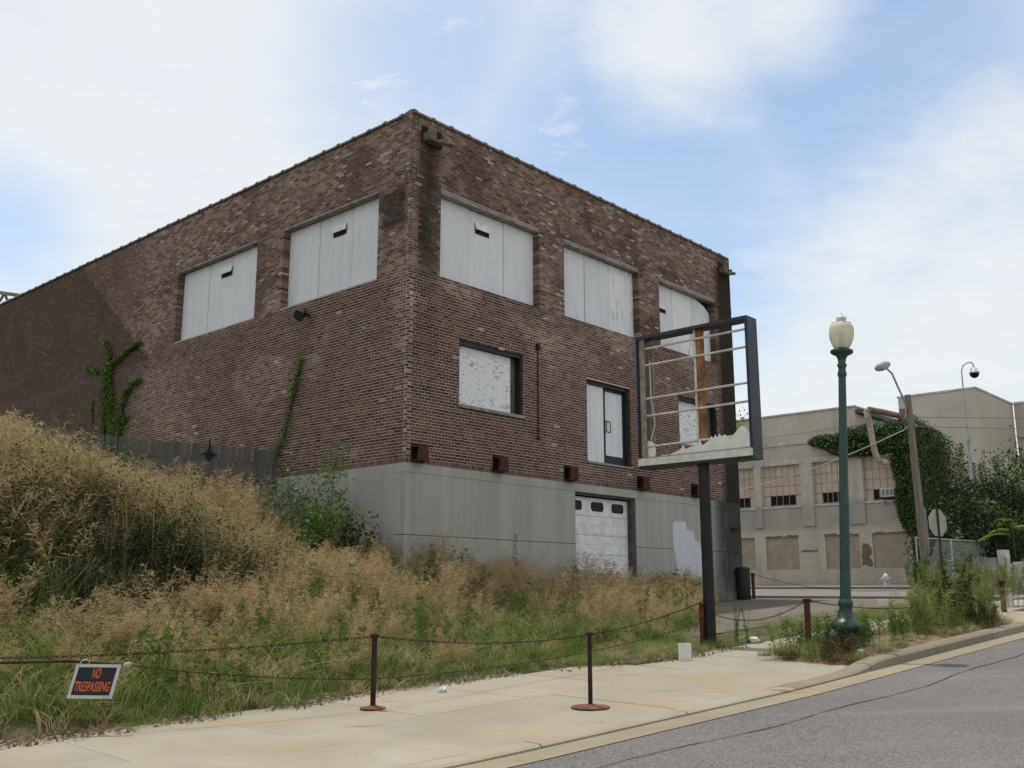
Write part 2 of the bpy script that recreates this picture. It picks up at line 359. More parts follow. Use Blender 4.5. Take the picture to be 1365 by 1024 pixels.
MAT['sidewalk'] = paving('sidewalk_concrete', (0.28, 0.26, 0.21), (0.365, 0.34, 0.285), 0.35)
MAT['gutter'] = paving('gutter_concrete', (0.235, 0.205, 0.15), (0.32, 0.285, 0.215), 0.7)
MAT['kerb'] = paving('kerb_concrete', (0.19, 0.165, 0.13), (0.275, 0.245, 0.195), 0.3)
MAT['joint'] = simple('joint_dirt', (0.06, 0.05, 0.04), 0.95)
MAT['soil'] = simple('reddish_soil', (0.235, 0.15, 0.09), 0.95, 0.4, 4, bump=0.8, c2=(0.11, 0.085, 0.05))
MAT['earth'] = simple('weedy_earth', (0.10, 0.085, 0.045), 0.95, 0.4, 2, bump=0.5, c2=(0.05, 0.06, 0.022))
MAT['tar'] = simple('tar', (0.05, 0.047, 0.045), 0.8)
# vegetation
MAT['g_green'] = foliage('green_blade', (0.075, 0.150, 0.024), (0.175, 0.27, 0.058), 0.5)
MAT['g_olive'] = foliage('olive_blade', (0.10, 0.115, 0.038), (0.23, 0.215, 0.09), 0.45)
MAT['g_straw'] = foliage('straw_stem', (0.34, 0.265, 0.15), (0.52, 0.43, 0.28), 0.4, 0.8)
MAT['g_seed'] = foliage('seed_head', (0.30, 0.22, 0.125), (0.52, 0.405, 0.245), 0.5, 0.9)
MAT['leaf'] = foliage('broad_leaf', (0.055, 0.11, 0.022), (0.11, 0.185, 0.04), 0.42)
MAT['leaf_dark'] = foliage('dark_leaf', (0.012, 0.025, 0.008), (0.034, 0.060, 0.017), 0.2)
MAT['leaf_bright'] = foliage('bright_leaf', (0.12, 0.19, 0.03), (0.20, 0.29, 0.06), 0.5)
MAT['leaf_pale'] = foliage('pale_leaf', (0.10, 0.15, 0.075), (0.17, 0.22, 0.12), 0.3)
MAT['leaf_fern'] = foliage('feathery_leaf', (0.155, 0.205, 0.062), (0.28, 0.31, 0.115), 0.55)
MAT['ivy'] = foliage('ivy_leaf', (0.035, 0.075, 0.015), (0.095, 0.155, 0.032), 0.35)
MAT['stem'] = simple('brown_stem', (0.10, 0.065, 0.04), 0.9)
MAT['bark'] = simple('bark', (0.10, 0.08, 0.06), 0.95, 0.5, 8, bump=0.5)
MAT['litter'] = foliage('dead_leaf', (0.12, 0.085, 0.06), (0.36, 0.29, 0.21), 0.1, 0.9)

# ------------------------------------------------------------------ terrain
U = np.array([math.sqrt(.5), math.sqrt(.5)]); NN = np.array([-math.sqrt(.5), math.sqrt(.5)])
def xy(s, n): return U[0] * s + NN[0] * n, U[1] * s + NN[1] * n
def sn(x, y): return U[0] * x + U[1] * y, NN[0] * x + NN[1] * y
def base(s): return np.interp(s, [-400, -20, 0, 6.5, 12.3, 19, 28, 37, 50, 55, 62, 500], [-4, -.9, -.10, .05, .30, .70, 1.22, 1.42, 1.62, 1.86, 1.95, 2.3])
def hill(s, n):
    A = np.interp(s, [-60, 0, 4, 6.6, 8.2, 13.6, 18, 21, 27, 60], [4.9, 4.7, 4.5, 4.1, 3.62, 2.7, 1.15, .5, 0, 0])
    f = np.clip((n - 11.3) / 10.7, 0, 1)
    p = f ** 1.5
    k = ss(11, 6, s)                                              # towards the low end of the lot the slope is a steep bank
    p = p * (1 - k) + k * (.70 * f ** 1.15 + .30 * ss(.33, .50, f))
    return A * p + np.where(n > 22, .03 * (np.minimum(n, 60) - 22), 0) * np.clip(A / 3, 0, 1)
def T(s, n):
    s = np.asarray(s, float); n = np.asarray(n, float)
    return base(s) - 0.10 + ss(11.15, 11.6, n) * 0.15 + hill(s, n)
def Tp(x, y): return float(T(*sn(x, y)))
def walk(s, n): return base(s) + 0.02 + 0.012 * (n - 7)

def grid_sheet(name, ss_, ns_, zf, mat, kind='structure', mask=None):
    S, Nn = np.meshgrid(ss_, ns_, indexing='ij'); X, Y = xy(S, Nn); Z = zf(S, Nn)
    a, b = S.shape; v = np.stack([X, Y, Z], -1).reshape(-1, 3)
    f = [(i * b + j, (i + 1) * b + j, (i + 1) * b + j + 1, i * b + j + 1) for i in range(a - 1) for j in range(b - 1)
         if mask is None or mask((S[i, j] + S[i + 1, j]) / 2, (Nn[i, j] + Nn[i, j + 1]) / 2)]
    me = bpy.data.meshes.new(name); me.from_pydata(v.tolist(), [], f); me.materials.append(mat)
    me.polygons.foreach_set('use_smooth', [True] * len(f)); me.update()
    o = link_mesh(name, me); o['kind'] = kind; return o
s_ax = np.concatenate([[-900, -300, -120, -60, -30], np.arange(-20, 40, .5), np.arange(40, 70, 2), [80, 120, 300, 900]])
n_ax = np.concatenate([[-900, -300, -100, -40, -10, 0], np.arange(5, 11, 1.0), np.arange(11, 30, .35), np.arange(30, 50, 2), [60, 100, 300, 900]])
grid_sheet('ground', s_ax, n_ax, lambda s, n: T(s, n) + np.where((n > 11.6) & (s < 24), .10 * (fbm(s * .9, n * .9, 3) - .5), 0), MAT['earth'])
grid_sheet('road', np.concatenate([np.arange(-60, 60, 1.0), [80, 140, 300]]), np.array([-6, -3, 0, 2, 4, 6, 6.63]), lambda s, n: base(s) + .012 * (6.63 - np.abs(n)) * (n > 0) * .6, MAT['asphalt'])
grid_sheet('gutter', np.arange(-30, 32, 1.0), np.array([6.6, 6.75, 6.9, 7.02]), lambda s, n: base(s) + .008 - .012 * ss(6.6, 6.9, n), MAT['gutter'])
grid_sheet('bounce_pavement', np.arange(-80, 90, 5.0), np.array([-60, -40, -20, -8.5, -6.05]), lambda s, n: base(s) + .05, MAT['sidewalk'])  # unseen pale pavement behind the camera, added to bounce light onto the shaded walls
# tar seam along the road
pts = []
for i, s in enumerate(np.arange(-2, 40, .35)):
    pts.append((s, 5.88 + .10 * math.sin(s * .35) + .05 * math.sin(s * 1.7 + 1) + random.uniform(-.015, .015)))
mb = MB()
for (a, b), (c, d) in zip(pts, pts[1:]):
    w = .005 + .007 * random.random(); q = []
    for (s, n, e) in ((a, b, -w), (c, d, -w), (c, d, w), (a, b, w)):
        X, Y = xy(s, n + e); q.append((X, Y, float(base(s)) + .0055 * (6.63 - n) + .008))
    mb.add(q, [(0, 1, 2, 3)])
tag(mb.build('tar_seam', MAT['tar']), kind='structure')

# kerb: lowered along the driveway, full height beside the planting strip
def kerb_h(s):
    return .035 + .105 * float(ss(13.9, 15.0, s)) * float(ss(22.6, 21.4, s))
kerb = empty('kerb'); tag(kerb, kind='structure')
edges = list(np.arange(-14.6, 14.4, 2.45)) + [14.55, 17.0, 19.45, 21.2, 23.4, 26, 29]
for a, b in zip(edges, edges[1:]):
    mb = MB(); st = np.linspace(a + .010, b - .010, 7); prof_n = [(7.02, -.06, 0), (7.035, 1, -.035), (7.075, 1, -.004), (7.30, 1, 0), (7.30, -.06, 0)]
    vs = []
    for s in st:
        h = kerb_h(s)
        for (n, k, dz) in prof_n:
            X, Y = xy(s, n); vs.append((X, Y, float(base(s)) + (h + dz * min(1, h / .06) if k == 1 else -.08)))
    k = len(prof_n); fs = [(i * k + j, i * k + j + 1, (i + 1) * k + j + 1, (i + 1) * k + j) for i in range(len(st) - 1) for j in range(k - 1)]
    fs = [tuple(reversed(f)) for f in fs] + [tuple(range(k)), tuple(reversed(range((len(st) - 1) * k, len(st) * k)))]
    mb.add(vs, fs); mb.build('kerb_stone', MAT['kerb'] if b > 14.5 else MAT['apron'], kerb)
# paving slabs
def slab(parent, s0, s1, n0, n1, zf, mat, gap=.0045, drop=.10, rs=3, name='paving_slab'):
    dz = random.uniform(-.003, .003); mb = MB(); a = np.linspace(s0 + gap, s1 - gap, rs); b = (n0 + gap, n1 - gap); vs = []
    for s in a:
        for n in b:
            X, Y = xy(s, n); z = float(zf(s, n)) + dz; vs += [(X, Y, z), (X, Y, z - drop)]
    k = 4; fs = []
    for i in range(rs - 1):
        p = i * k; q = p + k
        fs += [(p, q, q + 2, p + 2), (p + 1, p, p + 2, p + 3) if i == 0 else (p, q, q + 2, p + 2), (p, p + 1, q + 1, q), (p + 3, p + 2, q + 2, q + 3)]
    fs = list(dict.fromkeys(fs)); l = (rs - 1) * k; fs.append((l, l + 1, l + 3, l + 2))
    mb.add(vs, fs); return mb.build(name, mat, parent)
walkway = empty('sidewalk'); tag(walkway, kind='structure')
sl_e = list(np.linspace(-15, 13.2, 10))
def walk_edge(s): return float(np.interp(s, [-20, 0, 4, 7, 9.5, 11.5, 13.2, 14.6], [11.1, 11.1, 11.2, 11.32, 11.45, 11.3, 10.7, 10.25]))
for a, b in zip(sl_e, sl_e[1:]):
    slab(walkway, a, b, 7.325, 9.35, walk, MAT['apron'])
s_ = -15.0
while s_ < 30:
    e = s_ + 1.76
    if s_ < 12: slab(walkway, s_, min(e, 13.2), 9.35, walk_edge(s_ + .9) + .12, walk, MAT['apron'])
    else: slab(walkway, max(s_, 13.2), e, 8.75, 10.4, walk, MAT['sidewalk'])
    s_ = e
slab(walkway, 13.2, 15.0, 7.325, 8.75, walk, MAT['apron'])
slab(walkway, 21.6, 25.5, 7.325, 8.75, walk, MAT['apron'])
grid_sheet('joint_bed', np.arange(-15, 30, 1.0), np.array([7.2, 9, 10.2]), lambda s, n: walk(s, n) - .03, MAT['joint'])
grid_sheet('planting_strip', np.arange(14.7, 21.7, .3), np.arange(7.3, 8.86, .22), lambda s, n: base(s) + .06 + (.03 + .05 * (fbm(s * 1.6, n * 1.6, 9) - .4) + .05 * ss(7.3, 7.8, n)) * ss(8.86, 8.5, n) * ss(14.7, 15.2, s) * ss(21.7, 21.2, s) - .06 * (ss(15.0, 14.7, s) + ss(8.75, 8.86, n)), MAT['soil'])
def grass_lim(n): return np.interp(n, [11, 12.2, 17.8, 40], [15.7, 17.2, 26.0, 26.2])
# lot, verge, cross street and its pavements
grid_sheet('parking_lot', np.arange(13, 30.2, .5), np.concatenate([np.arange(11.9, 26, .45), [30, 40, 60]]), lambda s, n: T(s, n) + .035, MAT['old_asphalt'], mask=lambda s, n: s > grass_lim(n) - 2.2)
grid_sheet('verge', np.arange(12.0, 31, .4), np.array([10.2, 10.7, 11.2, 11.6, 12.0, 12.3]), lambda s, n: base(s) - .12 * ss(13.0, 12.0, s) + .035 + .03 * fbm(s * 2, n * 2, 5) + .03 * ss(10.2, 10.8, n), MAT['earth'])
ck = empty('corner_kerb'); tag(ck, kind='structure')
for n0 in np.arange(10.3, 40, 2.5):
    mb = MB(); X0, Y0 = xy(29.9, n0 + .01); X1, Y1 = xy(29.9, n0 + 2.49); zb = float(base(29.9)) + .05
    mb.obox(((X0 + X1) / 2, (Y0 + Y1) / 2, zb - .02), (U[0] * .09, U[1] * .09, 0), ((X1 - X0) / 2, (Y1 - Y0) / 2, 0), (0, 0, .14)); mb.build('kerb_stone', MAT['kerb'], ck, bevel=.02)
for n0 in np.arange(10.3, 40, 1.8): slab(walkway, 30.0, 31.8, n0, n0 + 1.8, lambda s, n: base(s) + .12, MAT['sidewalk'])
grid_sheet('cross_street', np.arange(31.9, 48, 1.0), np.concatenate([[6.8, 8], np.arange(10, 60, 4.0), [100, 200]]), lambda s, n: base(s) + .075, MAT['grey_asphalt'])
far_walk = empty('far_sidewalk'); tag(far_walk, kind='structure')
for n0 in np.arange(18, 44, 2.0): slab(far_walk, 48.3, 50.2, n0, n0 + 2.0, lambda s, n: base(s) + .19, MAT['sidewalk'])
grid_sheet('far_lot', np.arange(50.2, 56.2, 1.0), np.array([14, 20, 26, 34, 44, 60.0]), lambda s, n: base(s) + .10, MAT['old_asphalt'])

# ------------------------------------------------------------------ brick building (local x along the front, y along the left side)
CB = (-2.36, 21.97, 0.0); RB = math.atan2(.7410, .6714)
BX, BY = Vector((.6714, .7410, 0)), Vector((-.7410, .6714, 0))
def bw(x, y, z): return Vector(CB) + BX * x + BY * y + Vector((0, 0, z))
bld = empty('brick_building', CB, RB, 'dark red brick industrial building with boarded windows on a grey concrete base', 'building')
FW, FL, ZB, ZT, HC = 14.7, 42.0, 4.40, 12.80, 0.0714
OPR = [(.95, 4.6, 8.93, 11.10), (5.65, 9.2, 8.93, 11.10), (10.3, 13.6, 8.93, 11.10), (1.62, 3.92, 5.88, 7.52), (11.2, 13.45, 5.98, 7.52), (6.58, 8.62, 5.05, 7.33)]
OPL = [(1.18, 5.1, 8.90, 11.16), (6.33, 10.55, 8.90, 11.16)]
def stain_fac(face, a, z):
    if face == 'R':
        e = .18 * (fbm(a * 1.5, z * 1.2, 21) - .5)
        s1 = ss(.10, .40, a + e) * ss(1.10, .66, a + e) * ss(4.5, 9.0, z) * np.where(z < 12.42, 1, .0) * (.35 + .65 * ss(8, 9.8, z)) * (.55 + .6 * fbm(a * 3, z * .7, 5))
        s2 = ss(13.55, 13.95, a + e) * np.where(z < 12.35, 1, .2) * (.75 + .35 * fbm(a * 3, z, 6)) * ss(14.72, 14.6, a) ** .3
        s3 = ss(.25, .0, a) * ss(9, 6, z) * .0
        return np.clip(s1 * .95 + s2 * 1.1 + s3, 0, .93)
    e = .28 * (fbm(a * .8, z * .8, 31) - .5)
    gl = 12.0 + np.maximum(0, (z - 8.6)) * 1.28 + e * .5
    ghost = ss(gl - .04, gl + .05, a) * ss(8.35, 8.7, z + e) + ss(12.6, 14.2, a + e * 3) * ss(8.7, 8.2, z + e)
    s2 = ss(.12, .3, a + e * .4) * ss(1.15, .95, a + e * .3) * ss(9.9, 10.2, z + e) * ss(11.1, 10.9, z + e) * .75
    s3 = .55 * ss(5.2, 4.2, a) * ss(3.2, 4.4, a) * ss(8.3, 7.6, z) * ss(5.2, 6.6, z)
    return np.clip(ghost * .56 + s2 + s3 * .45, 0, .9)
def pale_fac(face, a, z):
    up = ss(8.75, 8.95, z + .25 * (fbm(a * 2, z * 2, 8) - .5))
    p = .13 + .62 * up * ss(.36, .60, .5 * fbm(a * .9, z * .9, 12) + .5 * fbm(a * 3.1, z * 4.2, 13))
    if face == 'R':
        p = p * .85 + .5 * ss(.52, .7, fbm(a * .6, z * .8, 14)) * ss(6.8, 8.6, z) * ss(9.4, 8.8, z) + .12 * ss(.5, .7, fbm(a * .5, z * .15, 15)) - .07 * up
    else:
        p = p + .42 * ss(.9, .25, a) * ss(.06, .16, a) * ss(9.5, 8, z) * ss(.35, .6, fbm(a * 2, z * .5, 16)) + .30 * ss(.5, .72, fbm(a * .5, z * .7, 17)) * ss(8.6, 8, z) + .05 + .22 * up * ss(5, 9, a)
    return np.clip(p, 0, .8)
def brick_cols(face, a, z, rg=rng):
    a = np.asarray(a); z = np.asarray(z); n = len(a); r = rg.random(n)
    pal = np.array([(.046, .028, .024), (.082, .038, .031), (.122, .049, .037), (.074, .043, .035), (.115, .062, .049), (.170, .069, .046)])
    c = pal[np.minimum((rg.random(n) * 5.25).astype(int), 5)] * (.8 + .4 * r[:, None])
    w = (pale_fac(face, a, z) * (.15 + 1.45 * rg.random(n) ** 1.6))[:, None]
    c = c * (1 - np.clip(w, 0, .9)) + np.array((.31, .222, .185)) * np.clip(w, 0, .9)
    up = ss(8.75, 8.95, z)
    white = (rg.random(n) < (.006 + .06 * up * ss(.4, .6, fbm(a * 1.3, z * 1.3, 19))))[:, None]
    c = np.where(white, np.array((.38, .34, .315)) * (.7 + .4 * rg.random((n, 1))), c)
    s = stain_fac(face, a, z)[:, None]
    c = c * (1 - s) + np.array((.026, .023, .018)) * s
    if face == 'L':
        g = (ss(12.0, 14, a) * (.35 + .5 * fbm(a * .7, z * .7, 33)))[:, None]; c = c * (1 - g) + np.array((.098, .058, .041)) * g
    return c
def mort_cols(face, a, z):
    s = stain_fac(face, a, z)[:, None]; p = pale_fac(face, a, z)[:, None]; up = ss(8.75, 8.95, z)[:, None]
    c = np.array((.52, .445, .405)) * (1 - .42 * up) * (.85 + .5 * p)
    c = c * (.8 + .4 * fbm(np.asarray(a) * 2, np.asarray(z) * 2, 40)[:, None])
    s = np.clip(s * 1.05, 0, .95)
    return c * (1 - s) + np.array((.03, .027, .022)) * s
def local3(face, a, d, z):           # a along the wall, d outwards is negative
    return np.stack([a, d, z], -1) if face == 'R' else np.stack([d, a, z], -1)
def brick_wall(face, W_, ops):
    items = []                        # a0,a1,z0,z1,depth
    nrow = int((ZT - ZB - .115) / HC); L = .2155; j = .0135
    rr = random.Random(3 if face == 'R' else 4)
    x = .0
    while x < W_ - .05:               # a course of bricks on edge along the foot of the wall
        items.append((x + .006, x + .066, ZB + .004, ZB + .105, .04)); x += .0742
    for r in range(nrow):
        z0 = ZB + .115 + r * HC; z1 = z0 + HC - .0140
        hdr = (r % 7 == 3)
        bl = sorted([(o[0], o[1]) for o in ops if o[2] < z1 - .01 and o[3] > z0 + .01])
        cur = 0.0; spans = []
        for p, q in bl: spans.append((cur, p)); cur = q
        spans.append((cur, W_))
        l = L / 2 if hdr else L
        ph = (r % 2) * L / 2 + (L / 4 if hdr else 0)
        own = (r % 2 == 0) == (face == 'R')
        for p, q in spans:
            a = p + (0 if p > 0 else (0.0 if own else .108)); k = math.floor((a - ph) / l)
            while a < q - .03:
                e = min(q, ph + (k + 1) * l); k += 1
                if e - a < .03: continue
                end = (e >= q - 1e-6 and q < W_) or (p > 0 and abs(a - p) < 1e-6)
                items.append((a + (0 if (abs(a - p) < 1e-6) else j / 2), e - (0 if e >= q - 1e-6 else j / 2), z0 + rr.uniform(-.0012, .0012), z1 + rr.uniform(-.0012, .0012), .22 if end else (.10 if a < .01 else .03)))
                a = e
    A = np.array(items); n = len(A)
    d0 = rng.uniform(-.0025, .0015, n) - .003; dep = A[:, 4]
    am = (A[:, 0] + A[:, 1]) / 2; zm = (A[:, 2] + A[:, 3]) / 2
    col = brick_cols(face, am, zm)
    return A, d0, dep, col
def bricks_to_quads(face, A, d0, dep, col):
    a0, a1, z0, z1 = A[:, 0], A[:, 1], A[:, 2], A[:, 3]; d1 = d0 + dep
    c = lambda a, d, z: local3(face, a, d, z)
    F = [c(a0, d0, z0), c(a1, d0, z0), c(a1, d0, z1), c(a0, d0, z1)]; B = [c(a0, d1, z0), c(a1, d1, z0), c(a1, d1, z1), c(a0, d1, z1)]
    Q = [F, [F[3], F[2], B[2], B[3]], [B[0], B[1], F[1], F[0]], [B[0], F[0], F[3], B[3]], [F[1], B[1], B[2], F[2]]]
    Q = np.concatenate([np.stack(q, 1) for q in Q], 0)
    if face == 'L': Q = Q[:, ::-1]
    return Q, np.tile(col, (5, 1))
def mortar_wall(face, W_, ops, step=.22):
    ax = sorted(set([round(v, 4) for v in np.arange(0, W_, step)] + [W_] + [o[i] for o in ops for i in (0, 1)]))
    az = sorted(set([round(v, 4) for v in np.arange(ZB, ZT, step)] + [ZT] + [o[i] for o in ops for i in (2, 3)]))
    a0, z0 = np.meshgrid(ax[:-1], az[:-1], indexing='ij'); a1, z1 = np.meshgrid(ax[1:], az[1:], indexing='ij')
    a0, a1, z0, z1 = [v.ravel() for v in (a0, a1, z0, z1)]
    am, zm = (a0 + a1) / 2, (z0 + z1) / 2; ok = np.ones(len(am), bool)
    for o in ops: ok &= ~((am > o[0]) & (am < o[1]) & (zm > o[2]) & (zm < o[3]))
    a0, a1, z0, z1, am, zm = [v[ok] for v in (a0, a1, z0, z1, am, zm)]
    d = np.zeros(len(a0)); c = lambda a, z: local3(face, a, d, z)
    Q = [np.stack([c(a0, z0), c(a1, z0), c(a1, z1), c(a0, z1)], 1)]; C = [mort_cols(face, am, zm)]
    for o in ops:                     # reveals
        for (p, q) in (((o[0], o[2]), (o[0], o[3])), ((o[1], o[2]), (o[1], o[3])), ((o[0], o[2]), (o[1], o[2])), ((o[0], o[3]), (o[1], o[3]))):
            e_ = .004; p = (p[0] + (e_ if p[0] == o[1] else -e_ if p[0] == o[0] and q[0] == o[0] else 0), p[1] + (e_ if p[1] == o[3] and q[1] == o[3] else -e_ if q[1] == o[2] else 0)); q = (p[0] if q[0] in (o[0], o[1]) and abs(p[0] - q[0]) < .01 else q[0], p[1] if abs(p[1] - q[1]) < .01 else q[1])
            v = [local3(face, np.array(p[0]), np.array(.0), np.array(p[1])), local3(face, np.array(q[0]), np.array(.0), np.array(q[1])), local3(face, np.array(q[0]), np.array(.30), np.array(q[1])), local3(face, np.array(p[0]), np.array(.30), np.array(p[1]))]
            Q.append(np.stack(v)[None]); C.append(np.array([(.17, .145, .13)]))
    Q = np.concatenate(Q); C = np.concatenate(C)
    if face == 'L': Q = Q[:, ::-1]
    return Q, C
for face, W_, ops in (('R', FW, OPR), ('L', FL, OPL)):
    Q, C_ = mortar_wall(face, W_, ops)
    wall = quads('wall', Q, MAT['mortar'], None, C_, bld); wall['label'] = 'front brick wall with six openings' if face == 'R' else 'long side brick wall with a ghost of a removed gable'
    A, d0, dep, col = brick_wall(face, W_, ops)
    keep = np.ones(len(A), bool)
    if face == 'R':                   # the bricks that show largest, near the street corner, each on its own
        w = A[:, 1] - A[:, 0]; ok = (w > .195) & (w < .21) & (A[:, 0] > .15) & (A[:, 0] < 4.6) & (dep < .05) & (A[:, 2] < 5.85)
        idx = np.where(ok)[0]; dist = A[idx, 0] * .741 + A[idx, 2] * .9; idx = idx[np.argsort(dist)][:290]
        keep[idx] = False; nv = 24; order = idx[np.argsort(col[idx].sum(1))]; groups = np.array_split(order, nv)
        for g in groups:
            k = g[0]; a = A[k].copy(); wd = a[1] - a[0]
            a2 = np.array([[0, .202, 0, .0574, .03]]); q, cc = bricks_to_quads('R', a2, np.array([0.0]), np.array([.03]), col[g].mean(0)[None])
            me = quads('brick', q, MAT['brick'], None, cc, link=False)
            for i in g: link_mesh('brick', me, wall, (A[i, 0], d0[i], A[i, 2]))
    q, cc = bricks_to_quads(face, A[keep], d0[keep], dep[keep], col[keep])
    bw_ = quads('brickwork', q, MAT['brick'], None, cc, wall); bw_['kind'] = 'stuff'
# rear and far walls, roof
mb = MB(); mb.box(FW - .3, FW - .002, .3, FL, 0.4, ZT - .02); mb.box(.3, FW - .31, FL - .3, FL - .002, 0.4, ZT - .02); mb.build('wall', simple('plain_brick', (.15, .075, .06), .9), bld)
mb = MB(); mb.box(.31, FW - .31, .31, FL - .31, 12.0, 12.1); mb.build('roof', MAT['roof'], bld)
mb = MB(); mb.box(.306, .32, .31, FL - .31, 4.4, 12.7); mb.box(.33, FW - .31, .306, .32, 4.4, 12.7); mb.build('inner_wall', MAT['void'], bld)
# coping tiles with raised joints
def coping(n0, n1, face):
    L = .61; x = n0; me = None
    mb = MB(); ln = L - .008
    prof = [(-.045, 0), (-.05, .035), (-.03, .075), (.12, .105), (.31, .075), (.33, .035), (.325, 0)]
    prof2 = [(-.058, 0), (-.064, .04), (-.04, .095), (.12, .13), (.32, .095), (.343, .04), (.338, 0)]
    for p, a, b in ((prof, .09, ln), (prof2, 0, .095)):
        v = []
        for t in (a, b): v += [(t, y, z) if face == 'R' else (y, t, z) for y, z in p]
        k = len(p); fs = [(i, i + 1, k + i + 1, k + i) for i in range(k - 1)] + [tuple(range(k)), tuple(reversed(range(k, 2 * k)))]
        if face == 'R': fs = [tuple(reversed(f)) for f in fs]
        mb.add(v, fs)
    me = mb.mesh('coping_tile', MAT['coping'])
    while x < n1 - .3:
        o = link_mesh('coping_tile', me, bld, ((x, 0, ZT - .012 + random.uniform(-.006, .006)) if face == 'R' else (0, x, ZT - .012 + random.uniform(-.006, .006))))
        x += L
coping(.0, FW, 'R'); coping(.36, FL, 'L')
# concrete base in two lifts
def base_part(name, boxes):
    mb = MB()
    for b in boxes: mb.box(*b)
    return mb.build(name, MAT['base_concrete'], bld, bevel=.012)
ZL0, ZL1, ZJ = -.6, 2.790, 2.80
g0, g1, gz = 6.02, 8.80, 4.17
for (z0, z1) in ((ZL0, ZL1), (ZJ, gz)):
    base_part('concrete_base', [(0.004, g0, .004, .34, z0, z1)]); base_part('concrete_base', [(g1, FW - .002, .004, .34, z0, z1)])
base_part('concrete_base', [(0.004, FW - .002, .004, .34, gz + .002, ZB - .004)])
base_part('concrete_base', [(0.004, .34, .345, FL, ZL0, ZB - .004)])
mb = MB(); mb.box(.02, g0 - .03, .03, .3, 2.7, 2.85); mb.box(g1 + .03, FW - .03, .03, .3, 2.7, 2.85); mb.build('base_joint', MAT['joint'], bld)
pp = [(10.62, 3.02), (10.66, 3.55), (10.74, 3.62), (11.36, 3.64), (11.40, 3.40), (11.78, 3.36), (11.86, 3.10), (12.10, 3.02), (12.22, 2.82), (12.42, 2.78), (12.40, 1.8), (11.9, 1.55), (11.15, 1.5), (10.84, 1.9), (10.76, 2.5)]
mb = MB(); mb.prism([(x, .0005, z) for x, z in reversed(pp)], (0, -.003, 0)); mb.build('paint_patch', MAT['paint_patch'], bld)
for x, w in ((4.72, .008), (3.2, .005), (9.6, .006)):
    pass
# boarded windows
def window(face, o, panels, mat='plywood', vent=None, rec=.21, mats=None, cut=False):
    w = empty('boarded_window'); w.parent = bld
    a0, a1, z0, z1 = o; edges = [a0 + (a1 - a0) * i / panels for i in range(panels + 1)]
    if face == 'R': jit = [0] + [random.uniform(-.06, .06) for _ in range(panels - 1)] + [0]
    else: jit = [0] + [random.uniform(-.06, .06) for _ in range(panels - 1)] + [0]
    edges = [e + k for e, k in zip(edges, jit)]
    def bx(mb, p0, p1, d0, d1, q0, q1): 
        if face == 'R': mb.box(p0, p1, d0, d1, q0, q1)
        else: mb.box(d0, d1, p0, p1, q0, q1)
    for i in range(panels):
        p, q = edges[i] + .007, edges[i + 1] - .007; zt = z1 - .075 - random.uniform(0, .012); zb = z0 + random.uniform(.0, .015); d = rec + random.uniform(0, .016)
        mb = MB()
        if cut and i == panels - 1:
            arc = [(p, zt), (p + (q - p) * .35, zt - .04), (p + (q - p) * .7, zt - .15), (q - .03, zt - .34), (q, zt - .42)]
            mb.prism([(x, d, z) for x, z in [(p, zb), (q, zb)] + arc[::-1]], (0, .018, 0))
        elif cut and i == panels - 2: mb.prism([(x, d, z) for x, z in [(p, zb), (q, zb), (q, zt), (p, zt)]], (0, .018, 0))
        else: bx(mb, p, q, d, d + .018, zb, zt)
        mb.build('board', MAT[(mats or [mat] * panels)[i]], w)
    mb = MB(); bx(mb, a0, a1, .27, .28, z0, z1); mb.build('void_backing', MAT['void'], w)
    mb = MB(); bx(mb, a0 + .003, a1 - .003, .004, .26, z1 - .07, z1 - .003); mb.build('lintel', MAT['lintel'], w)
    if vent:
        (p, q, zt) = vent; d = rec - .004
        mb = MB(); bx(mb, p, q, d - .004, d + .002, zt - .27, zt); mb.build('vent_opening', MAT['void'], w)
        mb = MB()
        if face == 'R': mb.prism([(p - .02, d - .008, zt + .02), (q + .02, d - .008, zt + .02), (q + .02, d - .045, zt - .17), (p - .02, d - .045, zt - .17)][::-1], (0, -.012, .008))
        else: mb.prism([(d - .008, p - .02, zt + .02), (d - .008, q + .02, zt + .02), (d - .045, q + .02, zt - .17), (d - .045, p - .02, zt - .17)], (-.012, 0, .008))
        mb.build('vent_flap', MAT['garage'], w)
    return w
window('R', OPR[0], 3, vent=(2.36, 2.86, 10.72))
window('R', OPR[1], 3, mats=['plywood', 'plywood', 'plywood_streaked'])
window('R', OPR[2], 3, vent=(10.42, 10.95, 10.40), mats=['plywood', 'plywood_streaked', 'plywood'], cut=True)
window('L', OPL[0], 3, vent=(2.68, 3.2, 10.74)); window('L', OPL[1], 3, vent=(7.9, 8.45, 10.78))
def steel_window(o, b0, b1, rec=.20):
    w = empty('boarded_window'); w.parent = bld; a0, a1, z0, z1 = o
    mb = MB()
    mb.box(a0, a0 + .05, .03, rec + .05, z0 + .06, z1); mb.box(a1 - .06, a1, .03, rec + .05, z0 + .06, z1); mb.box(a0 + .05, a1 - .06, .03, rec + .05, z1 - .10, z1)
    mb.build('steel_frame', MAT['dark_steel'], w)
    mb = MB(); mb.box(a0 - .04, a1 + .06, -.05, rec + .05, z0 - .03, z0 + .055); mb.build('sill', MAT['lintel'], w, bevel=.01)
    mb = MB(); mb.box(b0, b1, rec - .04, rec - .02, z0 + .06, z1 - .11); mb.build('board', MAT['plywood_flaking'], w)
    mb = MB(); mb.box(a0, a1, .27, .28, z0, z1); mb.build('void_backing', MAT['void'], w)
    if b1 < a1 - .2:
        mb = MB(); mb.box(b1 + .01, a1 - .07, rec + .01, rec + .03, z0 + .06, z1 - .1); mb.build('old_board', simple('old_board', (.16, .13, .11), .9, .5, 7), w)
steel_window(OPR[3], 1.70, 3.62); steel_window(OPR[4], 11.28, 13.0)
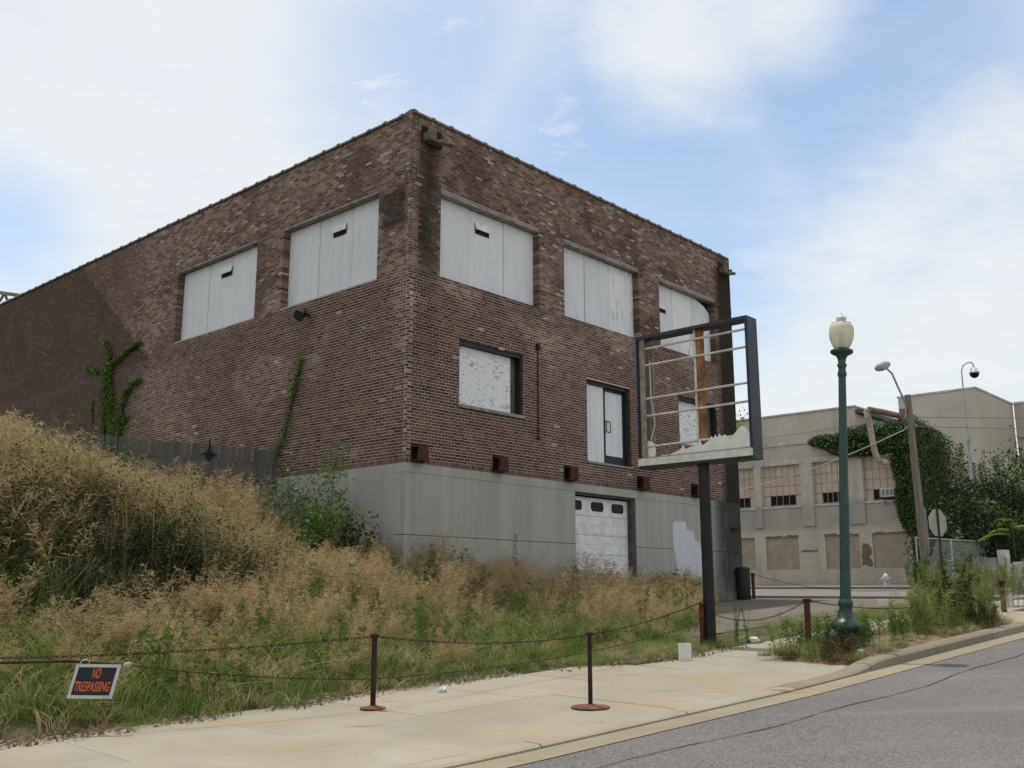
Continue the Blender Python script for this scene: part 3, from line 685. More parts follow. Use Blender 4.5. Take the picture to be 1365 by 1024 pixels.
# door opening with one board and one glazed shop door covered from behind
w = empty('loading_door'); w.parent = bld; a0, a1, z0, z1 = OPR[5]
mb = MB(); mb.box(a0, a1, .27, .28, z0, z1); mb.build('void_backing', MAT['void'], w)
mb = MB(); mb.box(a0 - .03, a1 + .05, -.03, .25, z0 - .06, z0 - .003); mb.build('threshold', MAT['lintel'], w)
mb = MB(); mb.box(a0, a1, .08, .24, z1 - .10, z1); mb.box(a1 - .09, a1, .08, .24, z0, z1 - .10); mb.build('steel_frame', MAT['dark_steel'], w)
mb = MB(); mb.box(a0 + .012, 7.50, .14, .16, z0 + .01, z1 - .11); mb.build('board', MAT['plywood'], w)
x0, x1, zb, zt = 7.53, a1 - .10, z0 + .02, z1 - .11
mb = MB(); mb.box(x0, x0 + .09, .16, .21, zb, zt); mb.box(x1 - .06, x1, .16, .21, zb, zt); mb.box(x0 + .09, x1 - .06, .16, .21, zb, zb + .24); mb.box(x0 + .09, x1 - .06, .16, .21, zt - .07, zt); mb.build('door_leaf', MAT['dark_steel'], w)
mb = MB(); mb.box(x0 + .09, x1 - .06, .19, .20, zb + .24, zt - .07); mb.build('pane', MAT['plywood'], w)
mb = MB(); mb.tube([(x0 + .05, .16, z0 + .92), (x0 + .05, .10, z0 + .92), (x0 + .05, .10, z0 + 1.22), (x0 + .05, .16, z0 + 1.22)], .014, 6); mb.tube([(x0 + .24, .16, z0 + .92), (x0 + .24, .10, z0 + .92), (x0 + .24, .10, z0 + 1.22), (x0 + .24, .16, z0 + 1.22)], .014, 6); mb.tube([(x0 + .05, .10, z0 + 1.22), (x0 + .24, .10, z0 + 1.22)], .014, 6); mb.tube([(x0 + .05, .10, z0 + .92), (x0 + .24, .10, z0 + .92)], .014, 6); mb.build('handle', MAT['dark_steel'], w)
# sectional garage door
w = empty('garage_door'); w.parent = bld
mb = MB(); mb.box(g0 + .003, g1 - .003, .33, .34, .6, gz - .003); mb.build('void_backing', MAT['void'], w)
mb = MB(); mb.box(g0 + .003, g0 + .06, .06, .2, .6, gz - .06); mb.box(g1 - .16, g1 - .003, .06, .2, .6, gz - .06); mb.box(g0 + .003, g1 - .003, .06, .2, gz - .06, gz - .003); mb.build('frame', simple('dark_frame_wood', (.10, .095, .09), .8, .5, 5), w)
zc = gz - .09; hs = [.50, .52, .52, .52, .52, .52]
for i, h in enumerate(hs):
    z1_, z0_ = zc - .004, zc - h + .004; mb = MB(); x0, x1 = g0 + .065, g1 - .165; d0, d1 = .205, .245
    if i == 0:
        wins = [(6.10, 6.56), (6.94, 7.52), (7.88, 8.46)]; zz0, zz1 = z0_ + .13, z1_ - .10; cur = x0
        for (p, q) in wins: mb.box(cur, p, d0, d1, zz0, zz1); cur = q
        mb.box(cur, x1, d0, d1, zz0, zz1); mb.box(x0, x1, d0, d1, z0_, zz0); mb.box(x0, x1, d0, d1, zz1, z1_)
        pan = mb.build('door_section', MAT['garage'], w)
        for (p, q) in wins:
            r = .095; pts = []
            for cx_, cz_, t0 in ((q - r, zz1 - r, 0), (p + r, zz1 - r, 90), (p + r, zz0 + r, 180), (q - r, zz0 + r, 270)):
                for k in range(5): t = math.radians(t0 + k * 22.5); pts.append((cx_ + r * math.cos(t), .214, cz_ + r * math.sin(t)))
            g = MB(); g.prism(pts, (0, .006, 0)); g.build('pane', MAT['glass'], w)
            fr = MB()
            out = [((p if abs(a - p) < r * 1.01 else q), zz1 if c > (zz0 + zz1) / 2 else zz0) for a, _, c in pts]
            for k in range(len(pts)):
                l = (k + 1) % len(pts); o1 = (p + (q - p) * round((pts[k][0] - p) / (q - p)), .2055, zz0 + (zz1 - zz0) * round((pts[k][2] - zz0) / (zz1 - zz0))); o2 = (p + (q - p) * round((pts[l][0] - p) / (q - p)), .2055, zz0 + (zz1 - zz0) * round((pts[l][2] - zz0) / (zz1 - zz0)))
                fr.add([(pts[k][0], .2055, pts[k][2]), o1, o2, (pts[l][0], .2055, pts[l][2])], [(0, 1, 2, 3)])
            fr.build('window_frame', MAT['garage'], w)
    else:
        mb.box(x0, x1, d0, d1, z0_, z1_); zz = (z0_ + z1_) / 2
        mb.box(x0 + .02, x1 - .02, d0 - .006, d0 - .001, z0_ + .03, zz - .02); mb.box(x0 + .02, x1 - .02, d0 - .006, d0 - .001, zz + .02, z1_ - .03)
        mb.build('door_section', MAT['garage'], w)
    zc -= h
# roof scuppers, beam ends, conduit and flood light
for x, big in ((.30, 1), (13.97, 0)):
    s_ = empty('scupper'); s_.parent = bld
    mb = MB(); mb.box(x - .02, x + .62, -.03, -.004, 12.15, 12.56); mb.build('scupper_opening', MAT['void'], s_)
    mb = MB(); mb.box(x, x + .5, -.24, -.03, 12.16, 12.20); mb.box(x, x + .03, -.24, -.03, 12.2, 12.36); mb.box(x + .47, x + .5, -.24, -.03, 12.2, 12.36); mb.box(x + .03, x + .30, -.20, -.17, 12.2, 12.44); mb.build('scupper_box', MAT['grime'], s_)
    mb = MB(); mb.tube([(x + .3, -.2, 12.18), (x + .45, -.26, 12.20), (x + (.72 if big else .58), -.29, 12.22)], [.055, .06, .055], 8); mb.build('spout', MAT['grime'], s_)
for x in (.17, 2.83, 5.57, 8.88, 11.76):
    b_ = empty('beam_end'); b_.parent = bld; wd = .34
    mb = MB(); mb.box(x, x + wd, -.20, .05, 4.74, 4.79); mb.box(x, x + wd, -.20, .05, 4.425, 4.465); mb.box(x + .14, x + .19, -.19, .05, 4.465, 4.74); mb.box(x + .01, x + wd - .01, -.208, -.195, 4.45, 4.77); mb.build('beam_stub', MAT['rust'], b_, bevel=.006)
    mb = MB(); mb.box(x - .02, x + wd + .02, -.008, .03, 4.42, 4.84); mb.build('pocket', MAT['void'], b_)
mb = MB(); mb.tube([(4.49, -.03, 7.82), (4.49, -.03, 5.42)], .015, 6); mb.box(4.43, 4.55, -.07, -.005, 7.76, 7.92); mb.box(4.45, 4.53, -.06, -.005, 5.38, 5.46); mb.build('conduit', MAT['rust_post'], bld)
mb = MB(); mb.tube([(-.0, 3.78, 8.47), (-.16, 3.78, 8.52)], .03, 8); mb.lathe(0, 0, [(.05, 0), (.11, .05), (.14, .14), (.13, .2)], 12)
o = mb.build('flood_light', MAT['dark_steel'], bld)
fl = MB(); fl.tube([(-.004, 3.78, 8.45), (-.14, 3.78, 8.52)], .03, 8); fl.tube([(-.10, 3.86, 8.54), (-.34, 3.80, 8.40)], [.07, .15], 12); o.data = fl.mesh('flood_light', MAT['dark_steel'])
mb = MB(); mb.tube([(-.02, 0.5, 2.78), (-.02, .5, 2.79)], .001, 4)
# downpipe at the far corner
mb = MB(); mb.tube([(14.30, -.09, 12.15), (14.30, -.09, 6.2), (14.30, -.09, 5.0)], .06, 8); 
mb = MB(); mb.tube([(14.05, -.06, 3.55), (14.45, -.10, 3.6)], .05, 8); mb.build('pipe_stub', MAT['rust_post'], bld)

# ------------------------------------------------------------------ foliage builders
def norm(v): return v / np.maximum(np.linalg.norm(v, axis=-1, keepdims=True), 1e-9)
def leaf_quads(P, size, up=.35, rg=rng, aspect=.55, outward=None):
    n = len(P); size = np.broadcast_to(size, n)[:, None]
    nr = rg.normal(size=(n, 3)); 
    if outward is not None: nr = nr * .55 + outward
    nr = norm(nr); t = rg.normal(size=(n, 3)); t[:, 2] -= up; t = norm(t - (t * nr).sum(1, keepdims=True) * nr); b = np.cross(nr, t)
    L = size; w = size * aspect / 2
    p0 = P; p2 = P + t * L; m_ = P + t * L * .45 + nr * L * .06
    return np.stack([p0, m_ + b * w, p2, m_ - b * w], 1)
def ribbon(path, w0, w1):
    """path (k,3) -> quads along it"""
    k = len(path); d = np.gradient(path, axis=0); side = np.cross(d, np.array([0.31, .17, 1.0])); side[np.linalg.norm(side, axis=1) < 1e-4] = (1, 0, 0); side = norm(side)
    w = np.linspace(w0, w1, k)[:, None] / 2
    a = path - side * w; b = path + side * w
    return np.stack([a[:-1], b[:-1], b[1:], a[1:]], 1)
def blades(n, h0, h1, rad, lean, w, rg, k=4):
    out = []
    for i in range(n):
        a = rg.uniform(0, 2 * math.pi); r = rad * math.sqrt(rg.random()); h = rg.uniform(h0, h1); l = lean * h * rg.uniform(.3, 1.2); b = rg.uniform(0, 2 * math.pi)
        t = np.linspace(0, 1, k); p = np.stack([r * math.cos(a) + l * t ** 2 * math.cos(b), r * math.sin(a) + l * t ** 2 * math.sin(b), h * (t - .25 * lean * t ** 2.5)], 1)
        q = ribbon(p, w, w * .15)
        ang = rg.uniform(0, math.pi); out.append(q)
    return np.concatenate(out)
def seed_stems(n, h0, h1, rad, rg, nb=20, fluff=.17):
    st, sd = [], []
    for i in range(n):
        a = rg.uniform(0, 2 * math.pi); r = rad * math.sqrt(rg.random()); h = rg.uniform(h0, h1); b = rg.uniform(0, 2 * math.pi); l = h * (rg.uniform(.05, .40) if rg.random() < .82 else rg.uniform(.5, .95))
        t = np.linspace(0, 1, 5); p = np.stack([r * math.cos(a) + l * t ** 2 * math.cos(b), r * math.sin(a) + l * t ** 2 * math.sin(b), h * t], 1)
        st.append(ribbon(p, .007, .003))
        f = rg.uniform(.48, 1.0, nb); base_ = np.stack([np.interp(f, t, p[:, j]) for j in range(3)], 1)
        dr = rg.normal(size=(nb, 3)); dr[:, 2] = np.abs(dr[:, 2]) * .6 - .12; dr = norm(dr); ln = fluff * (1.15 - f)[:, None] * rg.uniform(.6, 1.7, (nb, 1)) + .045
        sd_ = norm(np.cross(dr, rg.normal(size=(nb, 3)))) ; w = rg.uniform(.003, .008, (nb, 1))
        sd.append(np.stack([base_, base_ + dr * ln * .6 + sd_ * w, base_ + dr * ln, base_ + dr * ln * .6 - sd_ * w], 1))
    return np.concatenate(st), np.concatenate(sd)
def clump(name, parts, mats):
    Q = np.concatenate([p for p, _ in parts]); mi = np.concatenate([np.full(len(p), i) for p, i in parts])
    me = quads(name, Q, mats, mi, link=False); return me
VM = [MAT['g_green'], MAT['g_olive'], MAT['g_straw'], MAT['g_seed'], MAT['leaf'], MAT['leaf_dark']]
def tall_clump(seed, ns=11, h=(.7, 1.15), nb=34, green=.5, col=1):
    rg = np.random.default_rng(seed); st, sd = seed_stems(ns, h[0], h[1], .26, rg, nb)
    g1 = blades(int(26 * green * 2), .25, .62, .26, .75, .011, rg); g2 = blades(int(14), .3, .75, .26, .6, .010, rg)
    return clump('seed_grass_clump', [(st, 2), (sd, 3), (g1, 0), (g2, col)], VM)
def green_clump(seed, n=46, h=(.14, .42), straw=6):
    rg = np.random.default_rng(seed); return clump('green_grass_clump', [(blades(n, h[0], h[1], .22, .85, .010, rg), 0), (blades(n // 4, h[0], h[1] * 1.2, .22, .7, .009, rg), 1), (blades(straw, h[0], h[1] * 1.2, .22, 1.0, .008, rg), 2)], VM)
def straw_clump(seed):
    rg = np.random.default_rng(seed); return clump('straw_clump', [(blades(46, .12, .42, .16, 1.5, .009, rg), 2), (blades(10, .1, .3, .2, .9, .01, rg), 0)], VM)
def forb_clump(seed, h=(.3, .62), mat=4):
    rg = np.random.default_rng(seed); st = []; lv = []
    for i in range(5):
        a = rg.uniform(0, 6.28); r = .18 * math.sqrt(rg.random()); hh = rg.uniform(*h); b = rg.uniform(0, 6.28); l = .2 * hh
        t = np.linspace(0, 1, 4); p = np.stack([r * math.cos(a) + l * t ** 2 * math.cos(b), r * math.sin(a) + l * t ** 2 * math.sin(b), hh * t], 1); st.append(ribbon(p, .01, .004))
        f = rg.uniform(.15, 1, 26); P = np.stack([np.interp(f, t, p[:, j]) for j in range(3)], 1); lv.append(leaf_quads(P, rg.uniform(.035, .075, 26), .1, rg, .34))
    return clump('leafy_clump', [(np.concatenate(st), 1), (np.concatenate(lv), mat)], VM)
def stalk_mesh(seed, h, nleaf=150, ln=.10, mats=None, lean=.04, asp=.2):
    rg = np.random.default_rng(seed); t = np.linspace(0, 1, 6); b = rg.uniform(0, 6.28); p = np.stack([h * lean * t ** 2 * math.cos(b), h * lean * t ** 2 * math.sin(b), h * t], 1)
    st = np.concatenate([ribbon(p, .014, .005), ribbon(p + (0, 0.001, 0), .014, .005)[:, :, [1, 0, 2]]])
    f = rg.uniform(.04, 1, nleaf) ** .85; P = np.stack([np.interp(f, t, p[:, j]) for j in range(3)], 1)
    a = rg.uniform(0, 6.28, nleaf); d = norm(np.stack([np.cos(a), np.sin(a), rg.uniform(.1, .9, nleaf)], 1)); L = (ln * rg.uniform(.6, 1.3, nleaf) * (1.15 - .75 * f))[:, None]
    sd = norm(np.cross(d, rg.normal(size=(nleaf, 3)))); mid = P + d * L * .55; tip = P + d * L; tip[:, 2] -= L[:, 0] * .25
    lv = np.stack([P, mid + sd * L * asp / 2 * 1.2, tip, mid - sd * L * asp / 2 * 1.2], 1)
    return quads('weed_stalk', np.concatenate([st, lv]), mats or [MAT['g_olive'], MAT['leaf']], np.concatenate([np.zeros(len(st)), np.ones(len(lv))]), link=False)
def scatter(name, pts, idx, scale, coll, label=None):
    n = len(pts); me = bpy.data.meshes.new(name); me.vertices.add(n); me.vertices.foreach_set('co', np.asarray(pts, np.float32).reshape(-1))
    a = me.attributes.new('pick', 'INT', 'POINT'); a.data.foreach_set('value', np.asarray(idx, np.int32))
    a = me.attributes.new('size', 'FLOAT', 'POINT'); a.data.foreach_set('value', np.asarray(scale, np.float32))
    r = np.zeros((n, 3), np.float32); r[:, 2] = rng.uniform(0, 6.283, n); r[:, 0] = rng.normal(0, .07, n); r[:, 1] = rng.normal(0, .07, n)
    a = me.attributes.new('turn', 'FLOAT_VECTOR', 'POINT'); a.data.foreach_set('vector', r.reshape(-1))
    o = link_mesh(name, me); o['kind'] = 'stuff'
    if label: o['label'] = label
    g = bpy.data.node_groups.new(name, 'GeometryNodeTree'); g.interface.new_socket('Geometry', in_out='INPUT', socket_type='NodeSocketGeometry'); g.interface.new_socket('Geometry', in_out='OUTPUT', socket_type='NodeSocketGeometry')
    gi = g.nodes.new('NodeGroupInput'); go = g.nodes.new('NodeGroupOutput'); ip = g.nodes.new('GeometryNodeInstanceOnPoints'); ci = g.nodes.new('GeometryNodeCollectionInfo')
    ci.inputs['Collection'].default_value = coll; ci.inputs['Separate Children'].default_value = True; ci.inputs['Reset Children'].default_value = True
    def na(nm, t):
        q = g.nodes.new('GeometryNodeInputNamedAttribute'); q.data_type = t; q.inputs['Name'].default_value = nm; return [s for s in q.outputs if s.enabled and s.name == 'Attribute'][0]
    g.links.new(gi.outputs[0], ip.inputs['Points']); g.links.new(ci.outputs[0], ip.inputs['Instance']); ip.inputs['Pick Instance'].default_value = True
    g.links.new(na('pick', 'INT'), ip.inputs['Instance Index']); g.links.new(na('turn', 'FLOAT_VECTOR'), ip.inputs['Rotation']); g.links.new(na('size', 'FLOAT'), ip.inputs['Scale'])
    g.links.new(ip.outputs[0], go.inputs[0])
    md = o.modifiers.new('scatter', 'NODES'); md.node_group = g
    return o
def kit(name, meshes):
    c = bpy.data.collections.new(name)
    for i, me in enumerate(meshes):
        o = bpy.data.objects.new('%s_%02d' % (name, i), me); c.objects.link(o)
    return c

# ------------------------------------------------------------------ grass on the lot
def sample(n_try, s0, s1, n0, n1):
    s = rng.uniform(s0, s1, n_try); n = rng.uniform(n0, n1, n_try); x, y = xy(s, n)
    ok = (s < grass_lim(n) + rng.normal(0, .35, n_try)) & (x > -.58 * y - 1.2) & (x < .56 * y)
    d = np.stack([x - CB[0], y - CB[1]], 1); lx = d @ np.array([.6714, .7410]); ly = d @ np.array([-.7410, .6714])
    ok &= ~((lx > -.12) & (ly > -.12)); fs_ = (s, n, x, y)
    # behind the fence towards the side wall the growth is sparse
    s, n, x, y = [v[ok] for v in fs_]; return s, n, x, y
tall = kit('tall_kit', [tall_clump(100 + i, 5 + 2 * i, (.6 + .05 * i, .95 + .06 * i), 26 + 4 * i) for i in range(5)] + [tall_clump(120 + i, 9, (.6, .95), 34, .9, 0) for i in range(3)])
grn = kit('green_kit', [green_clump(200 + i) for i in range(4)] + [straw_clump(220 + i) for i in range(2)] + [forb_clump(230 + i) for i in range(3)])
area = (26 + 6) * (26 - 11)
s, n, x, y = sample(int(area * 12), -6, 26.5, 11.9, 27)
pt = ss(11.8, 14.0, n + 1.6 * (fbm(s * .7, n * .7, 50) - .5))
dist_wall = n - 17.2
bank = ss(9.6, 8.2, s) * ss(14.7, 15.1, n) * ss(16.3, 16.0, n) * ss(.30, .45, fbm(s * 1.1, n * 1.1, 58))
keep = rng.random(len(s)) < (.26 + .74 * pt) * (.40 + .60 * ss(.34, .52, fbm(s * .6, n * .6, 51))) * (1 - .97 * bank)
s, n, x, y = [v[keep] for v in (s, n, x, y)]
sc = rng.uniform(.72, 1.12, len(s)) * (.48 + .56 * ss(11.8, 15, n)) * (.55 + .9 * fbm(s * .7, n * .7, 52)) * (1 - .12 * ss(14, 22, s))
idx = np.where(rng.random(len(s)) < .62 + .3 * (pt[keep] - .5), rng.integers(0, 5, len(s)), rng.integers(5, 8, len(s)))
scatter('tall_grass', np.stack([x, y, T(s, n) - .02], 1), idx, sc, tall, 'dry tan seed grass covering the slope in front of the brick building')
s, n, x, y = sample(int(area * 17), -6, 26.5, 11.22, 24)
gz_ = fbm(s * .6, n * .6, 60)
keep = rng.random(len(s)) < np.clip(1.15 - .11 * (n - 11.2), .28, 1) * np.maximum(.3 + .7 * ss(.3, .55, gz_), ss(12.8, 12.2, n)) * (1 - .85 * ss(9.6, 8.2, s) * ss(14.7, 15.1, n) * ss(16.5, 16.2, n))
s, n, x, y = [v[keep] for v in (s, n, x, y)]; r = rng.random(len(s)); edge = ss(11.9, 11.2, n)
idx = np.where(r < .24 + .25 * edge, rng.integers(4, 6, len(s)), np.where(r < .32, rng.integers(6, 9, len(s)), rng.integers(0, 4, len(s))))
sc = rng.uniform(.55, 1.4, len(s)) * (.62 + .6 * ss(11.2, 12.6, n)) * (1.25 - .5 * ss(9, 13, s) * ss(13, 11.5, n))
scatter('green_grass', np.stack([x, y, T(s, n) - .01], 1), idx, sc, grn, 'lush green grass and low weeds along the sidewalk and under the tan grass')
# verge weeds by the lot
s = rng.uniform(12.6, 30, 1300); n = rng.uniform(10.3, 12.2, 1300); x, y = xy(s, n); keep = (rng.random(1300) < .15 + .6 * ss(.45, .6, fbm(s, n, 70)) + .8 * ss(16, 14.5, s)) & (n > np.interp(s, [12, 13.2, 13.3, 30], [11.1, 10.75, 10.42, 10.42]))
s, n, x, y = [v[keep] for v in (s, n, x, y)]
scatter('verge_grass', np.stack([x, y, base(s) + .04], 1), np.where(rng.random(len(s)) < .35, rng.integers(4, 6, len(s)), rng.integers(0, 4, len(s))), rng.uniform(.3, .75, len(s)), grn, 'short patchy grass between the sidewalk and the old asphalt lot')
s = rng.uniform(14.75, 21.6, 700); n = rng.uniform(7.36, 8.95, 700); x, y = xy(s, n); keep = rng.random(700) < .06 + .94 * (1 - ss(15.6, 16.4, s) * ss(19.2, 18.2, s) * ss(8.9, 8.4, n))
s, n, x, y = [v[keep] for v in (s, n, x, y)]
scatter('strip_grass', np.stack([x, y, base(s) + .1], 1), np.where(rng.random(len(s)) < .3, rng.integers(4, 6, len(s)), rng.integers(0, 9, len(s))), rng.uniform(.35, .85, len(s)), grn, 'grass tufts growing in the reddish soil of the planting strip')
# dead leaves along the edge of the sidewalk
k = 7000; s = rng.uniform(-3, 16, k); n = np.array([walk_edge(v) for v in s]) + rng.normal(-.02, .10, k) - .22 * rng.random(k) ** 3; keep = fbm(s * 1.2, s * 0 + 3, 80) + rng.normal(0, .12, k) > .46
s, n = s[keep], n[keep]; x, y = xy(s, n); P = np.stack([x, y, np.maximum(walk(s, n), T(s, n)) + rng.uniform(.004, .05, len(s))], 1)
tag(quads('leaf_litter', leaf_quads(P, rng.uniform(.02, .075, len(s)), 0, rng, .7), MAT['litter']), 'brown dead leaves drifted along the grassy edge of the sidewalk', kind='stuff')
# steep brushy bank at the low end: olive brush leaning out
def brush_mesh(seed, h=1.5):
    rg = np.random.default_rng(seed); st, sd = seed_stems(26, h * .7, h, .5, rg, 26, .2); lv = []
    P = rg.normal(size=(420, 3)) * (.42, .42, .30) + (0, 0, h * .45); P[:, 2] = np.abs(P[:, 2]) * .8; lv = leaf_quads(P, rg.uniform(.05, .10, 420), .3, rg, .35)
    return clump('brush_clump', [(st, 2), (sd[::2], 3), (sd[1::2], 1), (lv, 5), (blades(30, .4, 1.0, .4, .6, .011, rg), 1)], VM)
lush = kit('lush_kit', [clump('tall_green_clump', [(blades(34, .45, 1.0, .28, .55, .013, np.random.default_rng(350 + i)), 0), (blades(16, .5, 1.15, .28, .5, .012, np.random.default_rng(360 + i)), 1), (blades(6, .5, 1.1, .28, .5, .010, np.random.default_rng(370 + i)), 2)], VM) for i in range(3)] + [forb_clump(380 + i, (.55, 1.15)) for i in range(3)])
s, n, x, y = sample(int(area * 5), -6, 26, 12.6, 24); keep = rng.random(len(s)) < ss(.42, .62, fbm(s * .8, n * .8, 55)) * (.45 + .55 * ss(11, 7, s)); s, n, x, y = [v[keep] for v in (s, n, x, y)]
scatter('tall_green_weeds', np.stack([x, y, T(s, n) - .02], 1), rng.integers(0, 6, len(s)), rng.uniform(.6, 1.15, len(s)) * (.75 + .25 * ss(12.6, 15, n)), lush, 'taller green grass and leafy weeds mixed into the tan grass')
def dark_brush(seed):
    rg = np.random.default_rng(seed); P = rg.normal(size=(700, 3)) * (.42, .42, .30) + (0, 0, .55); P[:, 2] = np.abs(P[:, 2]) * .9
    st = np.concatenate([ribbon(np.stack([np.linspace(0, rg.normal(0, .5), 4), np.linspace(0, rg.normal(0, .5), 4), np.linspace(0, rg.uniform(.5, 1.2), 4)], 1), .012, .004) for _ in range(22)])
    return clump('dark_brush_clump', [(st, 2), (leaf_quads(P, rg.uniform(.04, .09, 700), .3, rg, .35), 5), (blades(14, .3, .9, .4, .6, .010, rg), 1)], VM)
brush = kit('brush_kit', [brush_mesh(300 + i) for i in range(4)] + [dark_brush(340 + i) for i in range(3)])
s, n, x, y = sample(4200, -6, 11, 14.2, 20.5); keep = rng.random(len(s)) < ((.30 + .45 * ss(17, 16.2, n)) * (.25 + .95 * ss(.36, .6, fbm(s * .9, n * .9, 57))) * ss(14.4, 15.0, n)) * ss(10.5, 8.3, s) * ss(20.5, 17.0, n); s, n, x, y = [v[keep] for v in (s, n, x, y)]
scatter('brush', np.stack([x, y, T(s, n) - .05], 1), np.where(rng.random(len(s)) < ss(16.9, 16.0, n) * .9, rng.integers(4, 7, len(s)), rng.integers(0, 4, len(s))), rng.uniform(.45, 1.05, len(s)) * (.6 + .4 * ss(15.6, 16.5, n)), brush, 'dense olive and tan brush over the steep bank at the low end of the lot')

# single tall weeds that stand out of the grass
def weed(x, y, h, seed, label, group=None, mats=None, name='weed_stalk', n=1, nl=150, ln=.10, z=None):
    o = empty(name, (x, y, (Tp(x, y) if z is None else z) - .02), 0, label, 'weed', group)
    for i in range(n):
        c = link_mesh('stalk', stalk_mesh(seed + i, h * (1 if i == 0 else random.uniform(.55, .95)), nl, ln, mats, .05 + .1 * (i > 0)), o, (random.uniform(-.2, .2) * (i > 0), random.uniform(-.2, .2) * (i > 0), 0))
    return o
def ray_ground(px, py, top=False):
    return None
MAT['leaf_mid'] = foliage('mid_leaf', (0.03, 0.06, 0.016), (0.075, 0.12, 0.03), 0.35); DK = [MAT['g_olive'], MAT['leaf_mid']]; BR = [MAT['g_olive'], MAT['leaf']]
weed(-1.66, 20.6, 1.45, 400, 'dark green weed stalks standing in front of the corner of the concrete base', mats=DK, n=5, nl=190, ln=.16)
weed(-1.20, 20.9, .95, 420, 'short dark weed next to the corner of the concrete base', mats=DK, n=3, ln=.15)
weed(.08, 23.1, 1.75, 430, 'slim single weed spike midway along the concrete base', mats=DK, n=1, nl=200, ln=.13)
weed(1.55, 25.0, 1.3, 440, 'single weed spike at the left jamb of the garage door', mats=DK, n=1, nl=160, ln=.12)
weed(-3.0, 21.2, 1.05, 445, 'small weed against the side of the concrete base', mats=BR, n=2, ln=.13)
weed(4.24, 19.3, 1.05, 450, 'three bright green spikes on the lot beside the sign pole', mats=[MAT['leaf'], MAT['leaf']], n=3, nl=260, ln=.065, z=float(base(16.6)))
WL = ['leafy weed nearest the picture edge on top of the slope', 'second leafy weed along the top of the slope', 'tall weed on the slope crest below the dark old gable mark', 'weed just in front of the thin side vine', 'tall weed at the foot of the branching vine', 'weed beside the foot of the branching vine, on its right', 'weed hiding the low end of the picket fence', 'weed in front of the corner where the picket fence meets the wall', 'weed in front of the middle of the picket fence', 'weed next to the darker shrub by the concrete side wall', 'weed in front of the concrete base between the first two beam ends', 'weed in front of the concrete base left of the garage door', 'weed in the open grass below the building corner', 'weed in the open grass above the dark chain post', 'weed in front of the garage door jamb on the right']
for i, (px, y_, h) in enumerate([(30, 18.5, 1.9), (48, 19.2, 1.7), (78, 19.0, 1.9), (135, 21.5, 1.6), (150, 21.8, 1.9), (172, 21.6, 1.4), (190, 22.2, 1.5), (345, 22.8, 1.2), (250, 22.0, 1.2), (425, 21.5, 1.2), (645, 22.5, 1.0), (720, 22.0, .9), (500, 18.0, .9), (560, 17.5, .8), (860, 21.5, .9)]):
    x_ = (px - 682.5) / 1353.0 * y_
    weed(x_, y_, h, 500 + 7 * i, WL[i], 'weeds rising above the tan grass', mats=BR if i % 3 else DK, n=3, nl=150, ln=.15)

def bush(name, x, y, z, r, h, nleaf, mat, label, seed, size=(.06, .12), cat='shrub', asp=.5):
    rg = np.random.default_rng(seed); o = empty(name, (x, y, z), 0, label, cat)
    k = 9; cen = rg.normal(size=(k, 3)) * (r * .5, r * .5, h * .22) + (0, 0, h * .55); ci = rg.integers(0, k, nleaf)
    P = cen[ci] + rg.normal(size=(nleaf, 3)) * (r * .27, r * .27, h * .16); P[:, 2] = np.clip(P[:, 2], .02, None)
    quads('foliage', leaf_quads(P, rg.uniform(size[0], size[1], nleaf), .4, rg, asp), MAT[mat], None, None, o)
    mb = MB()
    for c in cen: mb.tube([(0, 0, -.1), (c[0] * .5, c[1] * .5, c[2] * .5), tuple(c)], [.018, .012, .004], 5)
    mb.build('stem', MAT['stem'], o); return o
bush('shrub', -4.75, 22.6, 2.2, .75, 1.9, 1500, 'leaf_pale', 'pale leaved shrub between the picket fence and the concrete base', 61, (.07, .15))
bush('shrub', -4.05, 22.0, 1.9, .62, 2.0, 1500, 'leaf', 'darker green shrub leaning over the top of the concrete base', 62, (.07, .14))
bush('shrub', -3.55, 21.7, 1.6, .40, 1.4, 500, 'leaf_dark', 'sparse dark sapling at the foot of the concrete side wall', 63, (.08, .15))

# ------------------------------------------------------------------ climbing vines on the side wall
def vine(label, paths, dens, seed, size=(.07, .14), mat='leaf_bright', spread=.14):
    rg = np.random.default_rng(seed); o = empty('climbing_vine', bw(-.0, paths[0][0][0], paths[0][0][1]), RB, label, 'vine'); a0, z0 = paths[0][0]
    Ps = []; mb = MB()
    for path in paths:
        p = np.array(path, float); seg = np.linalg.norm(np.diff(p, axis=0), axis=1); L = seg.sum(); n = int(L * dens); t = rg.uniform(0, L, n); cum = np.concatenate([[0], np.cumsum(seg)])
        a = np.interp(t, cum, p[:, 0]); z = np.interp(t, cum, p[:, 1]); w = spread * (1.25 - .85 * t / L) * (.45 + 1.5 * vn(t * 1.9, t * 0 + seed, 7)); kp = rg.random(n) < .25 + 1.1 * vn(t * 2.6, t * 0 + seed + 3, 8); t, a, z, w = t[kp], a[kp], z[kp], w[kp]; n = len(t)
        Ps.append(np.stack([-.04 - np.abs(rg.normal(0, .07, n)), a + rg.normal(0, 1, n) * w - a0, z + rg.normal(0, 1, n) * w * .6 - z0], 1))
        mb.tube([(-.03, q[0] - a0, q[1] - z0) for q in p], .018, 5)
    P = np.concatenate(Ps); st_ = rg.random(len(P)) < .10; P[st_, 1:] += rg.normal(0, .22, (st_.sum(), 2)); quads('foliage', leaf_quads(P, rg.uniform(size[0], size[1], len(P)), .6, rg, .75, np.array([-1.0, 0, .2])), [MAT[mat], MAT['leaf']], (rg.random(len(P)) < .5).astype(int), None, o)
    mb.build('stem', MAT['stem'], o); return o
